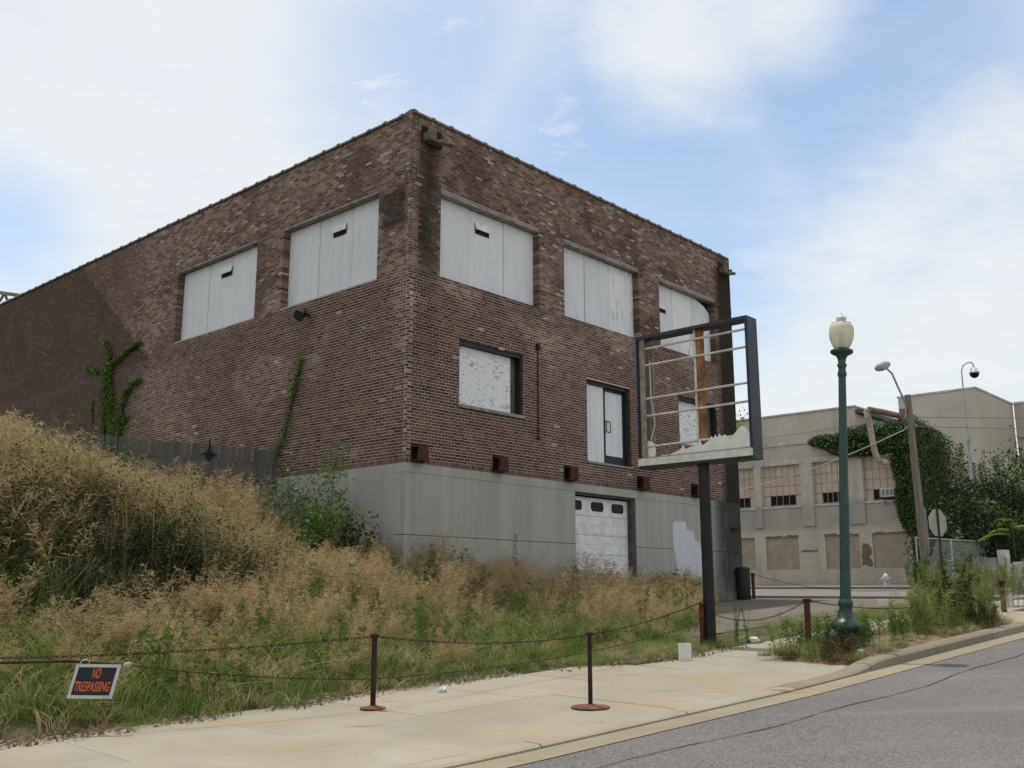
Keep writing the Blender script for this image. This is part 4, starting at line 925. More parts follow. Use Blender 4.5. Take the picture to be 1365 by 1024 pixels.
vine('branching green vine climbing the side wall above the picket fence', [[(13.7, 4.6), (13.72, 6.2), (14.15, 7.4), (14.4, 8.35), (14.25, 8.83), (13.45, 9.07), (12.5, 9.25)], [(14.3, 4.6), (14.5, 6.4), (14.75, 7.9), (14.64, 8.63), (15.35, 8.76), (16.15, 8.98)], [(13.4, 5.0), (13.5, 6.6), (13.42, 7.35), (13.16, 7.87), (12.32, 8.05)], [(14.5, 8.2), (14.59, 9.25), (14.93, 9.7)], [(13.6, 6.6), (13.0, 6.9)]], 260, 71, (.06, .12), 'leaf_bright', .105)
vine('thin green vine on the side wall left of the big vine', [[(15.42, 5.2), (15.45, 7.1), (15.54, 7.75)]], 90, 72, (.06, .12), 'leaf', .12)
vine('long narrow vine running up the side wall from the end of the picket fence', [[(5.5, 4.75), (5.06, 4.95), (4.67, 5.29), (4.49, 5.85), (4.31, 6.41), (4.15, 6.87), (3.99, 7.4)]], 210, 73, (.05, .10), 'leaf_bright', .085)

# ------------------------------------------------------------------ picket fence
fs0 = bw(-.03, 4.80, 0); fence = empty('picket_fence', fs0, RB, 'weathered grey picket fence running out from the side wall across the slope', 'fence')
me_p = []
for i in range(6):
    mb = MB(); w = .138; h = 1.85 + random.uniform(-.02, .02)
    mb.prism([(0, 0, 0), (w, 0, 0), (w, 0, h - .03), (w - .03, 0, h), (.03, 0, h), (0, 0, h - .03)], (0, .018, 0)); me_p.append(mb.mesh('picket', MAT['wood']))
x = -.16; i = 0; tops = []
while x > -9.2:
    ztop = 5.10 - .028 * (-x) + random.uniform(-.02, .02)
    o = link_mesh('picket', me_p[random.randrange(6)], fence, (x, random.uniform(-.006, .006), ztop - 1.85)); o.rotation_euler = (random.uniform(-.012, .012), random.uniform(-.015, .015), random.uniform(-.03, .03)); i += 1
    x -= .152
for dz in (.35, 1.45):
    mb = MB(); mb.bar((-.02, .045, 5.10 - 1.85 + dz), (-9.2, .045, 5.10 - .26 - 1.85 + dz), .045, .09); mb.build('rail', MAT['wood'], fence)
for k in range(4):
    xx = -.2 - k * 2.9; mb = MB(); mb.box(xx - .05, xx + .05, .07, .17, 2.8, 5.0 + .0 - .028 * -xx); mb.build('post', MAT['wood'], fence)
mb = MB(); xo, zo = -2.0, 4.78; mb.prism([(xo - .05, -.03, zo - .12), (xo + .05, -.03, zo - .12), (xo + .10, -.03, zo - .02), (xo + .24, -.03, zo), (xo + .10, -.03, zo + .05), (xo + .03, -.03, zo + .14), (xo + .015, -.03, zo + .38), (xo - .015, -.03, zo + .38), (xo - .03, -.03, zo + .14), (xo - .10, -.03, zo + .05), (xo - .24, -.03, zo), (xo - .10, -.03, zo - .02)], (0, .012, 0)); mb.build('iron_ornament', MAT['dark_steel'], fence)
# ------------------------------------------------------------------ chains, posts and the warning sign
def post_thing(x, y, z, h, label, mat='rust_post', disc=.235, r=.036, lean=0.0, cat='post', group=None):
    o = empty('chain_post', (x, y, z), 0, label, cat, group)
    mb = MB(); mb.tube([(0, 0, 0), (lean * h * .5, 0, h * .5), (lean * h, 0, h)], r, 10); mb.build('shaft', MAT[mat], o)
    mb = MB(); mb.tube([(lean * h, 0, h - .035), (lean * h, 0, h + .015)], r * 1.45, 10); mb.tube([(lean * h - .06, 0, h - .012), (lean * h + .06, 0, h - .012)], .012, 6); mb.build('cap', MAT['rust_post'], o)
    if disc:
        mb = MB(); mb.lathe(0, 0, [(disc, 0), (disc, .014), (disc - .01, .022), (.06, .03), (.05, .045)], 28); mb.build('base_disc', MAT['rust_disc'], o)
    return o
zs = float(walk(9.49, 8.18))
post_thing(.945, 12.5, zs + .002, .87, 'rusty stanchion standing alone on its round base on the driveway', r=.028)
pz = float(walk(7.85, 10.26)); post_thing(-1.715, 12.8, pz + .002, .88, 'dark rusty chain post with a round base at the grass edge', disc=.16, r=.034)
post_thing(5.06, 17.5, .58, .86, 'red painted post beside the green street lamp', 'red_paint', False, .052, .012)
post_thing(7.85, 33.0, 1.25, .88, 'red post at the far end of the lot next to the dark bin', 'red_paint', False, .055)
post_thing(11.59, 24.0, .98, .82, 'rusty red post at the end of the planting strip', 'red_paint', False, .06)
post_thing(12.02, 26.2, 1.05, .86, 'thin rusty post half hidden in the weeds behind the planting strip', 'rust', False, .045)
post_thing(-8.3, 9.35, .10, .95, 'rusty chain post at the low end of the lot')
def chain(name, p, q, sag, label, mat='rust_post', pitch=.05, wire=.0055, cat='chain'):
    p, q = Vector(p), Vector(q); n = max(4, int((q - p).length / pitch)); pts = [p.lerp(q, i / n) - Vector((0, 0, sag * 4 * (i / n) * (1 - i / n))) for i in range(n + 1)]
    mb = MB()
    for i in range(n):
        a, b = pts[i], pts[i + 1]; d = (b - a).normalized(); side = d.cross(Vector((0, 0, 1))).normalized(); up = side.cross(d); w = side if i % 2 else up; c = (a + b) / 2; hl = (b - a).length * .62; hw = pitch * .27
        ring = [c + d * hl * math.cos(t) + w * hw * math.sin(t) for t in [2 * math.pi * k / 6 for k in range(6)]]
        nrm = d.cross(w); vs = []
        for t, r_ in enumerate(ring):
            rd = (r_ - c).normalized(); vs += [r_ + rd * wire, r_ + nrm * wire, r_ - rd * wire, r_ - nrm * wire]
        fs = [(k * 4 + j, k * 4 + (j + 1) % 4, ((k + 1) % 6) * 4 + (j + 1) % 4, ((k + 1) % 6) * 4 + j) for k in range(6) for j in range(4)]
        mb.add(vs, fs)
    o = mb.build(name, MAT[mat]); tag(o, label, cat); return pts
def wire_(name, p, q, sag, r, mat, label, cat='cable', seg=24):
    p, q = Vector(p), Vector(q); mb = MB(); mb.tube([p.lerp(q, i / seg) - Vector((0, 0, sag * 4 * (i / seg) * (1 - i / seg))) for i in range(seg + 1)], r, 5)
    o = mb.build(name, MAT[mat]); tag(o, label, cat); return o
PT = Vector((-1.715, 12.8, pz + .87)); PM = Vector((-1.715, 12.8, pz + .36))
chain('chain', (-8.3, 9.35, 1.04), PT, .14, 'rusty chain strung low over the sidewalk edge in front of the slope')
chain('chain', PT, (3.58, 18.86, 1.42), .34, 'rusty chain sagging between the dark post and the sign pole')
chain('chain', (3.70, 18.9, 1.18), (5.06, 17.5, 1.43), .22, 'short chain between the sign pole and the red post', pitch=.05)
chain('chain', (5.06, 17.5, 1.43), (11.59, 24.0, 1.79), .33, 'chain hanging behind the green street lamp')
chain('chain', (7.85, 33.0, 2.12), (12.02, 26.2, 1.90), .42, 'thin chain at the back of the lot from the far red post', pitch=.07)
SA, SB = Vector((-4.82, 11.22, .845)), Vector((-4.26, 11.30, .80))
wire_('cable', (-8.3, 9.35, 1.0), SA, .04, .014, 'rust_post', 'thick black cable holding the left side of the no trespassing sign')
wire_('cable', SA, SB, .0, .016, 'rust_post', 'short length of cable along the top of the no trespassing sign')
wire_('cable', SB, PM, .05, .006, 'rust_post', 'thin wire from the no trespassing sign to the dark post')
wire_('cable', PM, (3.60, 18.86, 1.05), .16, .006, 'rust_post', 'thin lower wire between the dark post and the sign pole')
# the sign: white frame, black field, orange letters
ns = empty('warning_sign', (-4.52, 11.20, .635), math.radians(6), 'small black no trespassing sign with orange letters and white border on a cable', 'sign')
ns.rotation_euler = (math.radians(-8), math.radians(1.2), math.radians(6))
wS, hS = .235, .18; sk = .035
mb = MB(); mb.prism([(-wS - sk, 0, -hS), (wS - sk, 0, -hS), (wS + sk * .6, 0, hS), (-wS + sk * .6, 0, hS)], (0, .006, 0)); mb.build('panel', simple('sign_white', (.50, .51, .47), .5, .15, 9), ns)
mb = MB(); b = .035; mb.prism([(-wS - sk + b + .004, -.0015, -hS + b), (wS - sk - b + .004, -.0015, -hS + b), (wS + sk * .6 - b - .006, -.0015, hS - b), (-wS + sk * .6 + b - .006, -.0015, hS - b)], (0, -.001, 0)); mb.build('black_field', simple('sign_black', (.012, .012, .016), .45, .2, 9), ns)
mo = simple('sign_orange', (.62, .13, .045), .55, .25, 14)
def lettering(txt, width, height, x, z, parent, y=-.004, shear=.0):
    cu = bpy.data.curves.new('lettering', 'FONT'); cu.body = txt; cu.align_x = 'CENTER'; cu.align_y = 'BOTTOM_BASELINE'; cu.size = 1.0; cu.offset = .022; cu.extrude = .002
    tmp = bpy.data.objects.new('tmp', cu); COL.objects.link(tmp); dg = bpy.context.evaluated_depsgraph_get(); me = bpy.data.meshes.new_from_object(tmp.evaluated_get(dg)); bpy.data.objects.remove(tmp)
    v = np.zeros(len(me.vertices) * 3); me.vertices.foreach_get('co', v); v = v.reshape(-1, 3); mn, mx = v.min(0), v.max(0)
    X = (v[:, 0] - (mn[0] + mx[0]) / 2) / (mx[0] - mn[0]) * width; Z = (v[:, 1] - mn[1]) / (mx[1] - mn[1]) * height
    o = np.stack([x + X + Z * shear, y - v[:, 2] * .4, z + Z], 1); me.vertices.foreach_set('co', o.reshape(-1)); me.materials.clear(); me.materials.append(mo); me.update()
    return link_mesh('lettering', me, parent)
lettering('NO', .085, .108, .002, .028, ns, shear=.15); lettering('TRESPASSING', .37, .105, -.028, -.108, ns, shear=.15)
mb = MB(); mb.box(.11, .175, -.0035, -.0025, -.168, -.145); mb.build('sticker', simple('sign_grey', (.4, .42, .42), .6), ns)
mb = MB(); mb.tube([(-.19, .0, .16), (-.16, -.01, .215), (-.12, 0, .225), (-.08, .0, .205), (-.1, 0, .17)], .007, 6); mb.build('wire_tie', simple('bare_wire', (.45, .45, .45), .4, metal=.7), ns)
mb = MB(); mb.lathe(0, 0, [(.01, -.05), (.03, -.03), (.034, .0), (.024, .035), (.012, .05)], 9); o = mb.build('wire_knot', simple('tape', (.30, .31, .31), .4)); o.location = (-4.21, 11.28, .80); o.rotation_euler = (.2, 1.3, .4); tag(o, 'silver tape wad on the wire beside the no trespassing sign', 'tape')

# ------------------------------------------------------------------ broken sign cabinet on its pole
SP = Vector((3.68, 19.0, float(base(16.05)) + .02)); sg = empty('sign_frame', SP, RB, 'empty dark metal sign cabinet on a thick pole with broken white plastic', 'sign')
# local axes: x = away from the viewer along the front wall, y = towards the left
zb_, zt_ = 3.97 - SP.z, 6.68 - SP.z; yl, yr, dp = 1.37, -1.17, .185
mcab = simple('cabinet_paint', (.030, .036, .050), .45, .35, 3, c2=(.018, .02, .027)); mblue = simple('cabinet_blue', (.022, .028, .072), .5, .4, 4)
mwhite = simple('aged_white', (.62, .60, .55), .6, .25, 7); mtan = simple('rusty_tan', (.36, .17, .07), .8, .5, 4, c2=(.13, .06, .035), bump=.2)
macr = simple('white_acrylic', (.72, .70, .64), .35, .12, 4)
mb = MB(); mb.tube([(0, 0, -.2), (0, 0, zb_ + .02)], .108, 18); mb.build('pole', simple('pole_black', (.022, .019, .018), .6, .5, 5, bump=.15), sg)
mb = MB(); mb.box(-.16, -.10, .05, .13, -.1, .82); mb.build('pole_bracket', MAT['red_paint'], sg, bevel=.01)
t = .045
for nm, bx in (('frame_side', (-dp, dp, yr, yr + t, zb_, zt_)), ('frame_side', (-dp, dp, yl - t, yl, zb_, zt_)), ('frame_top', (-dp, dp, yr + t, yl - t, zt_ - t, zt_)), ('frame_bottom', (-dp, dp, yr + t, yl - t, zb_, zb_ + t))):
    mb = MB(); mb.box(*bx); mb.build(nm, mcab, sg, bevel=.006)
mb = MB()                                             # front flanges
mb.box(-dp - .012, -dp - .001, yr, yr + .055, zb_, zt_); mb.build('frame_flange', mblue, sg)
mb = MB(); mb.box(-dp - .012, -dp - .001, yl - .03, yl, zb_, zt_); mb.build('frame_flange', mblue, sg)
mb = MB(); mb.box(-dp - .012, -dp - .001, yr + .055, yl - .03, zt_ - .06, zt_); mb.build('frame_flange', mcab, sg)
mb = MB(); mb.box(-dp + .03, -dp + .07, yl - .16, yl - .05, zb_ + t, zt_ - t); mb.box(.06, .10, yl - .22, yl - .16, zb_ + t, zt_ - t); mb.build('inner_strip', simple('strip_tan', (.33, .27, .22), .7, .4, 6), sg)
mb = MB(); mb.box(-.075, .075, -.075, .075, zb_ + t, zt_ - t - .002); mb.build('centre_post', mtan, sg, bevel=.01)
mb = MB(); mb.box(-.085, -.076, .03, .077, zb_ + t, zt_ - t - .002); mb.build('post_edge', mwhite, sg)
for fz in (.088, .215, .47, .60, .83):
    z = zt_ - fz * (zt_ - zb_); mb = MB(); mb.tube([(-.10, yr + .045, z), (-.10, yl - .05, z - .02)], .024, 8); mb.build('cross_tube', mwhite, sg)
rp = random.Random(5)
top = [(yl - .05, .20), (yl - .35, .21), (yl - .62, .26), (yl - .70, .24), (yl - .98, .34), (yl - 1.02, .42), (yl - 1.08, .33), (yl - 1.20, .36), (yl - 1.34, .38), (yl - 1.40, .50), (yl - 1.46, .36), (yl - 1.62, .46), (yl - 1.66, .54), (yl - 1.70, .47), (yl - 1.745, .56), (yl - 1.79, .48), (yl - 1.835, .57), (yl - 1.88, .50), (yl - 1.95, .54), (yl - 2.04, .46), (yl - 2.12, .50), (yl - 2.20, .58), (yl - 2.28, .66), (yl - 2.34, .68), (yl - 2.42, .60), (yr + .045, .46)]
mb = MB()
for (a, h), (b, g) in zip(top, top[1:]): mb.prism([(-dp + .02, a, zb_ + t), (-dp + .02, b, zb_ + t), (-dp + .02, b, zb_ + g * .93), (-dp + .02, a, zb_ + h * .93)], (.005, 0, 0))
mb.build('broken_plastic', macr, sg)
mb = MB(); mb.box(-dp - .03, -dp - .013, yr + .001, yl - .001, zb_ + .05, zb_ + .19); mb.build('retainer', simple('retainer_white', (.66, .64, .57), .4, .2, 5), sg, bevel=.004)
mb = MB(); mb.box(-dp - .012, -dp - .001, yr + .06, yl - .04, zb_ + .191, zb_ + .215); mb.build('retainer_shadow_line', simple('shadow_line_grey', (.30, .29, .27), .6), sg)  # grey strip paints the dark shadow line between retainer and broken plastic
mb = MB(); a = yl - .06; mb.prism([(-dp + .09, a, zb_ + .1), (-dp + .06, a - .26, zb_ + .12), (-dp + .07, a - .30, zb_ + .34), (-dp + .08, a - .26, zb_ + .50), (-dp + .09, a - .14, zb_ + .56), (-dp + .09, a, zb_ + .52)], (.006, 0, 0)); mb.build('plastic_shard', macr, sg)
mb = MB(); mb.tube([(.0, yl - .2, zt_ - .5), (-.02, yl - .22, zt_ - 1.3), (.03, yl - .26, zt_ - 1.8), (-.02, yl - .2, zt_ - 2.1), (0, yl - .24, zb_ + .3)], .014, 6); mb.build('loose_wire', mwhite, sg)

# ------------------------------------------------------------------ green street lamp with acorn globe
lz = .66; lx, ly = 5.37, 16.5; lamp = empty('street_lamp', (lx, ly, lz), 0, 'dark green ornamental street lamp with a glass acorn globe', 'street lamp')
lamp.rotation_euler = (0, math.radians(3.0), 0)
mg = simple('green_paint', (.016, .054, .044), .42, .35, 5, spec=.5)
mb = MB(); mb.lathe(0, 0, [(.29, 0), (.29, .09), (.27, .12), (.235, .14), (.20, .20), (.15, .25), (.155, .27), (.215, .31), (.24, .36), (.235, .41), (.19, .46), (.135, .50), (.115, .58), (.10, .68), (.12, .71), (.12, .75), (.098, .80)], 24, flute=.02); mb.build('base', mg, lamp)
mb = MB(); mb.lathe(0, 0, [(.088, .79), (.084, 1.4), (.062, 4.50)], 24, flute=.07); mb.build('shaft', mg, lamp)
mb = MB(); mb.lathe(0, 0, [(.062, 4.49), (.075, 4.52), (.075, 4.57), (.060, 4.60), (.066, 4.66), (.085, 4.70), (.062, 4.73), (.068, 4.80), (.095, 4.86), (.17, 4.90), (.19, 4.92), (.185, 4.955), (.13, 4.97), (.11, 5.0)], 24); mb.build('capital', mg, lamp)
m = M_('acorn_glass', .35, .5); m.color((.74, .71, .58)); m.set('Transmission Weight', .28); m.set('IOR', 1.15); m.set('Roughness', .45)
mgl = m.m
mb = MB(); mb.lathe(0, 0, [(.105, 4.96), (.15, 5.04), (.19, 5.14), (.206, 5.24), (.205, 5.32), (.19, 5.39), (.16, 5.425), (.13, 5.44)], 28); mb.build('globe', mgl, lamp)
mb = MB(); mb.lathe(0, 0, [(.165, 5.428), (.17, 5.437), (.12, 5.452), (.06, 5.462), (.05, 5.475), (.085, 5.50), (.09, 5.53), (.06, 5.555), (.05, 5.56), (.03, 5.575), (.02, 5.61), (.004, 5.63)], 16, flute=.08); mb.build('finial', simple('frosted_cap', (.62, .60, .54), .35, .2, 8), lamp)
mb = MB(); mb.lathe(0, 0, [(.05, 4.98), (.055, 5.06), (.03, 5.08), (.03, 5.1), (.045, 5.14), (.045, 5.24), (.02, 5.27)], 12); mb.build('bulb', simple('lamp_socket', (.25, .24, .2), .5), lamp)

# ------------------------------------------------------------------ painted brick warehouse across the side street
FC = (22.0, 56.0, 0.0); fb = empty('warehouse', FC, RB, 'grey painted brick warehouse with ivy and boarded ground floor windows across the side street', 'building')
m = M_('painted_brick', .92, .15); br = m.n.new('ShaderNodeTexBrick')
sx, sy, sz = m.xyz(); cv = m.n.new('ShaderNodeCombineXYZ'); m.l.new(m.math('ADD', sx, sy), cv.inputs[0]); m.l.new(sz, cv.inputs[1]); m.l.new(cv.outputs[0], br.inputs['Vector'])
br.inputs['Scale'].default_value = 1; br.inputs['Brick Width'].default_value = .215; br.inputs['Row Height'].default_value = .0714; br.inputs['Mortar Size'].default_value = .008
for k, c in (('Color1', (.46, .42, .35)), ('Color2', (.55, .505, .43)), ('Mortar', (.38, .35, .305))): br.inputs[k].default_value = (*c, 1)
n = m.noise(.5, 6, .62); st = m.noise(.8, 5, .6, (1.5, 1.5, .25))
c = m.mix(m.step(n, .35, .7, 0, .45), br.outputs['Color'], (.60, .56, .475)); c = m.mix(m.math('MULTIPLY', m.math('MULTIPLY', m.step(sz, 4.9, 5.4), m.step(sz, 7.0, 6.5)), m.step(n, .3, .6, .25, .75)), c, (.27, .26, .245)); c = m.mix(m.step(st, .5, .75, 0, .55), c, (.30, .28, .25))
m.color(c); m.bump(br.outputs['Fac'], .25, .008); MAT['wbrick'] = m.m
MAT['wstone'] = simple('warehouse_concrete', (.58, .55, .50), .9, .3, 2, bump=.15)
MAT['wtan'] = simple('tan_panel', (.375, .325, .25), .9, .2, 2)
MAT['wglaze'] = simple('painted_panes', (.60, .54, .44), .7, .22, 1.6, c2=(.50, .42, .33)); MAT['wglaze2'] = simple('pink_panes', (.58, .45, .36), .7, .15, 2); MAT['wmull'] = simple('mullion_paint', (.40, .36, .30), .7)
def wpart(name, mat, *boxes, parent=None, bevel=0):
    mb = MB()
    for b in boxes: mb.box(*b)
    return mb.build(name, MAT[mat] if isinstance(mat, str) else mat, parent or fb, bevel=bevel)
YR, YL2 = -.62, 26.0; Z0, ZC = 1.3, 10.5
wins = [(.05, 2.18), (3.15, 5.25), (6.15, 8.66), (9.25, 11.6), (12.5, 14.8)]; lows = [(-.1, 1.96), (2.72, 4.80), (6.48, 8.63), (9.38, 11.5), (12.4, 14.6)]
# the wall as piers, spandrels and bands so that the openings are real recesses
def strips(ops, z0, z1, zo0, zo1):
    bx = [(0, .35, YR, YL2, z0, zo0), (0, .35, YR, YL2, zo1, z1)]; cur = YR
    for p, q in ops: bx.append((0, .35, cur, p, zo0, zo1)); cur = q
    bx.append((0, .35, cur, YL2, zo0, zo1)); return bx
wpart('wall', 'wbrick', *strips(lows, Z0, 5.3, 2.82, 4.74)); wpart('wall', 'wbrick', *strips(wins, 5.3, ZC, 6.62, 9.10))
wpart('wall', 'wbrick', (.36, 22, YR, YR + .35, Z0, 5.0), (.36, 22, YR, YR + .35, 5.0, 7.6), (.36, 22, YR, YR + .35, 9.62, 10.6), (.36, 6.6, YR, YR + .35, 7.6, 9.62), (8.2, 9.3, YR, YR + .35, 7.6, 9.62), (11, 22, YR, YR + .35, 7.6, 9.62))
wpart('wall', 'wbrick', (.05, 9, 2.5, YL2, ZC + .001, 12.2)); wpart('roof', 'roof', (.4, 22, YR + .4, YL2, 10.2, 10.35))
wpart('lean_roof', 'roof', (.2, 9.1, 2.2, 2.48, 11.85, 12.05)); wpart('parapet_cap', 'wstone', (-.03, 9.05, 2.44, YL2, 12.202, 12.30), bevel=.01)
wpart('cornice', 'wstone', (-.10, -.002, YR - .08, YL2, 9.12, 9.42), bevel=.02); wpart('cornice', 'wstone', (-.07, -.002, YR - .05, YL2, 10.30, 10.56), bevel=.02)
for p, q in wins:
    pass
for (p, q) in [(2.22, 3.12), (5.3, 6.1), (8.72, 9.2), (11.65, 12.4)]: wpart('pilaster', 'wbrick', (-.09, -.002, p, q, 5.35, 9.118), bevel=.01)
for i, (p, q) in enumerate(wins):
    w = empty('window'); w.parent = fb
    wpart('pane', 'wglaze', (.20, .215, p, q, 6.62, 9.10), parent=w)
    i0, i1 = p + .42, q - .42
    if i == 0: i0, i1 = .34, 1.75
    wpart('pane', 'wglaze2', (.185, .199, i0, i1, 7.32, 8.45), parent=w)
    wpart('awning_pane', 'glass', (.17, .198, i0, i1, 6.70, 7.28), parent=w)
    bx = []
    nx = 6 if i != 0 else 5
    for k in range(1, nx):
        yv = p + (q - p) * k / nx; bx.append((.17, .199 if not (i0 < yv < i1) else .184, yv - .016, yv + .016, 7.29 if i0 < yv < i1 else 6.62, 9.10))
    for zz in (7.30, 7.88, 8.46): bx.append((.165, .184, p, q, zz - .018, zz + .018))
    for k in range(1, 4): yv = i0 + (i1 - i0) * k / 4; bx.append((.15, .169, yv - .014, yv + .014, 6.70, 7.28))
    bx += [(.15, .169, i0, i1, 6.66, 6.70)]
    wpart('mullion', 'wmull', *bx, parent=w); wpart('sill', 'wstone', (-.06, .2, p - .08, q + .08, 6.50, 6.618), parent=w, bevel=.01)
for p, q in lows:
    w = empty('boarded_opening'); w.parent = fb; wpart('board', 'wtan', (.08, .12, p, q, 2.82, 4.74), parent=w); mb = MB()
    rp = random.Random(int(p * 10)); top_ = [(q + .05, 4.74)] + [(q - (q - p) * k / 7, 4.76 + rp.uniform(0, .13)) for k in range(8)] + [(p - .05, 4.74)]
    mb.prism([(-.004, y_, z_) for y_, z_ in reversed(top_)], (.003, 0, 0)); mb.build('flaked_paint', simple('flaked_plaster', (.20, .165, .14), .95), w)
# faded emblem between the boarded openings
mb = MB(); MM = simple('faded_mural', (.20, .165, .13), .95, .3, 6)
mb.prism([(-.003, y_, z_) for y_, z_ in [(2.0, 2.95), (2.05, 3.3), (2.2, 3.45), (2.02, 3.62), (2.05, 4.0), (2.2, 4.2), (2.5, 4.24), (2.62, 4.05), (2.58, 3.8), (2.66, 3.5), (2.6, 3.3), (2.67, 2.98), (2.4, 3.02), (2.2, 2.9)]][::-1], (-.002, 0, 0)); mb.build('faded_mural', MM, fb)
wpart('plaque', simple('brown_strip', (.22, .185, .15), .9), (-.02, -.002, 5.3, 6.3, 3.83, 3.95))
# air conditioner and bent vent duct belong to the third window and roof
mw = simple('ac_white', (.62, .60, .55), .5, .2, 5); ac = wpart('air_conditioner', mw, (-.34, .16, .36, 1.16, 6.78, 7.27), bevel=.02)
mb = MB()
for k in range(3): mb.box(-.352, -.341, .42 + k * .24, .60 + k * .24, 6.86, 7.20)
mb.build('grille', simple('ac_grille', (.25, .25, .25), .6), ac)
mb = MB(); mb.bar((-.3, .5, 6.70), (.0, .5, 6.3), .03); mb.bar((-.3, 1.0, 6.70), (.0, 1.0, 6.3), .03); mb.build('bracket', MAT['rust'], ac)
def floc(p):
    d = Vector(p) - Vector(FC); return (d.dot(BX), d.dot(BY), d.z)
mdu = simple('duct_white', (.50, .46, .40), .6, .35, 3, c2=(.30, .22, .17))
pA, pB, pC, pD = floc((22.35, 56.2, 10.75)), floc((22.2, 56.0, 11.35)), floc((20.05, 55.0, 11.55)), floc((20.6, 55.6, 8.75))
mb = MB(); mb.tube([pB, (pB[0] * .5 + pC[0] * .5, pB[1] * .5 + pC[1] * .5, pB[2] * .5 + pC[2] * .5 + .02), pC], .17, 10); mb.tube([(pB[0] + .05, pB[1] - .1, 10.4), (pB[0] + .05, pB[1] - .1, 11.75)], .18, 10); mb.build('vent_duct', simple('rusty_duct', (.27, .17, .13), .8, .4, 4), fb)
mb = MB(); mb.tube([pC, (pC[0], pC[1] + .14, pC[2] - .12), (pC[0] + .02, pC[1] + .06, pC[2] - .5), (pD[0] - .2, pD[1] + .1, pD[2] + .55), (pD[0], pD[1], pD[2]), (pD[0] + .5, pD[1] - .2, pD[2] - .12)], .17, 12); mb.build('vent_duct', mdu, fb)
# side wall windows under the ivy
for p, q in ((6.6, 8.2), (9.3, 11.0)):
    w = empty('window'); w.parent = fb; wpart('pane', 'wglaze', (p, q, YR + .18, YR + .20, 7.6, 9.62), parent=w)
    wpart('mullion', 'wmull', *[(p + (q - p) * k / 4 - .02, p + (q - p) * k / 4 + .02, YR + .15, YR + .179, 7.6, 9.62) for k in (1, 2, 3)], (p, q, YR + .15, YR + .179, 8.58, 8.62), parent=w)
# ivy draped over the parapet and corner
rg = np.random.default_rng(90); o = empty('ivy', FC, RB, 'thick dark ivy draped over the parapet and corner of the grey warehouse', 'ivy')
Ps, Os = [], []
def ivy_patch(n, f): 
    P, O = f(n); Ps.append(P); Os.append(np.broadcast_to(O, P.shape))
def band(n):
    y_ = rg.uniform(-.7, 5.2, n); t = rg.random(n); topz = 10.75 + .15 * np.sin(y_ * 3) - .35 * ss(3.6, 5.2, y_); bot = 9.15 + .25 * fbm(y_ * 2, y_ * 0, 91) + .9 * ss(3.0, 5.2, y_)
    return np.stack([-.06 - np.abs(rg.normal(0, .22, n)), y_, bot + (topz - bot) * t], 1), np.array([-1.0, 0, .5])
def cornerf(n):
    z = rg.uniform(4.6, 10.9, n); wid = np.interp(z, [4.6, 5.4, 6.3, 7.5, 9.0, 10.9], [-.35, .05, .30, .15, .45, 1.0]) + .25 * (fbm(z * 2, z * 0, 92) - .5); y_ = -.75 + (wid + .75) * rg.random(n)
    return np.stack([-.08 - np.abs(rg.normal(0, .25, n)), y_, z], 1), np.array([-1.0, 0, .4])
def sidef(n):
    x = rg.uniform(0, 6.2, n); z = rg.uniform(2.0, 11.2, n); keep = z < 11.3 - .12 * x; x, z = x[keep], z[keep]
    keep = rg.random(len(x)) < .35 + .65 * ss(6.4, 4.4, x + .8 * (fbm(x, z, 93) - .5)); x, z = x[keep], z[keep]
    return np.stack([x, YR - .08 - np.abs(rg.normal(0, .25, len(x))), z], 1), np.array([0, -1.0, .4])
def side2(n):
    x = rg.uniform(6.2, 16, n); z = rg.uniform(2.0, 10.6, n); k = fbm(x * 1.1, z * .35, 94); keep = (rg.random(n) < ss(.46, .6, k) + ss(7.4, 6.6, z)); x, z = x[keep], z[keep]
    return np.stack([x, YR - .06 - np.abs(rg.normal(0, .16, len(x))), z], 1), np.array([0, -1.0, .4])
def topf(n):
    x = rg.uniform(-.1, 5, n); y_ = rg.uniform(-.8, 2.6, n); return np.stack([x, y_, 10.6 + .35 * fbm(x * 2, y_ * 2, 95) + rg.random(n) * .35 * ss(5, 1, x)], 1), np.array([-.4, 0, 1.0])
ivy_patch(9500, band); ivy_patch(8000, cornerf); ivy_patch(13000, sidef); ivy_patch(8000, side2); ivy_patch(4500, topf)
P = np.concatenate(Ps); O = np.concatenate(Os); quads('foliage', leaf_quads(P, rg.uniform(.09, .19, len(P)), .8, rg, .85, O), [MAT['ivy'], MAT['leaf_dark']], (rg.random(len(P)) < .4).astype(int), None, o)
mb = MB(); 
for y_, z0_, z1_ in ((-.4, 1.8, 9.5), (.2, 5.5, 10), (-.65, 1.8, 10.2)): mb.tube([(-.05, y_, z0_), (-.07, y_ + .1, (z0_ + z1_) / 2), (-.05, y_ - .05, z1_)], .04, 6)
mb.build('stem', MAT['stem'], o)
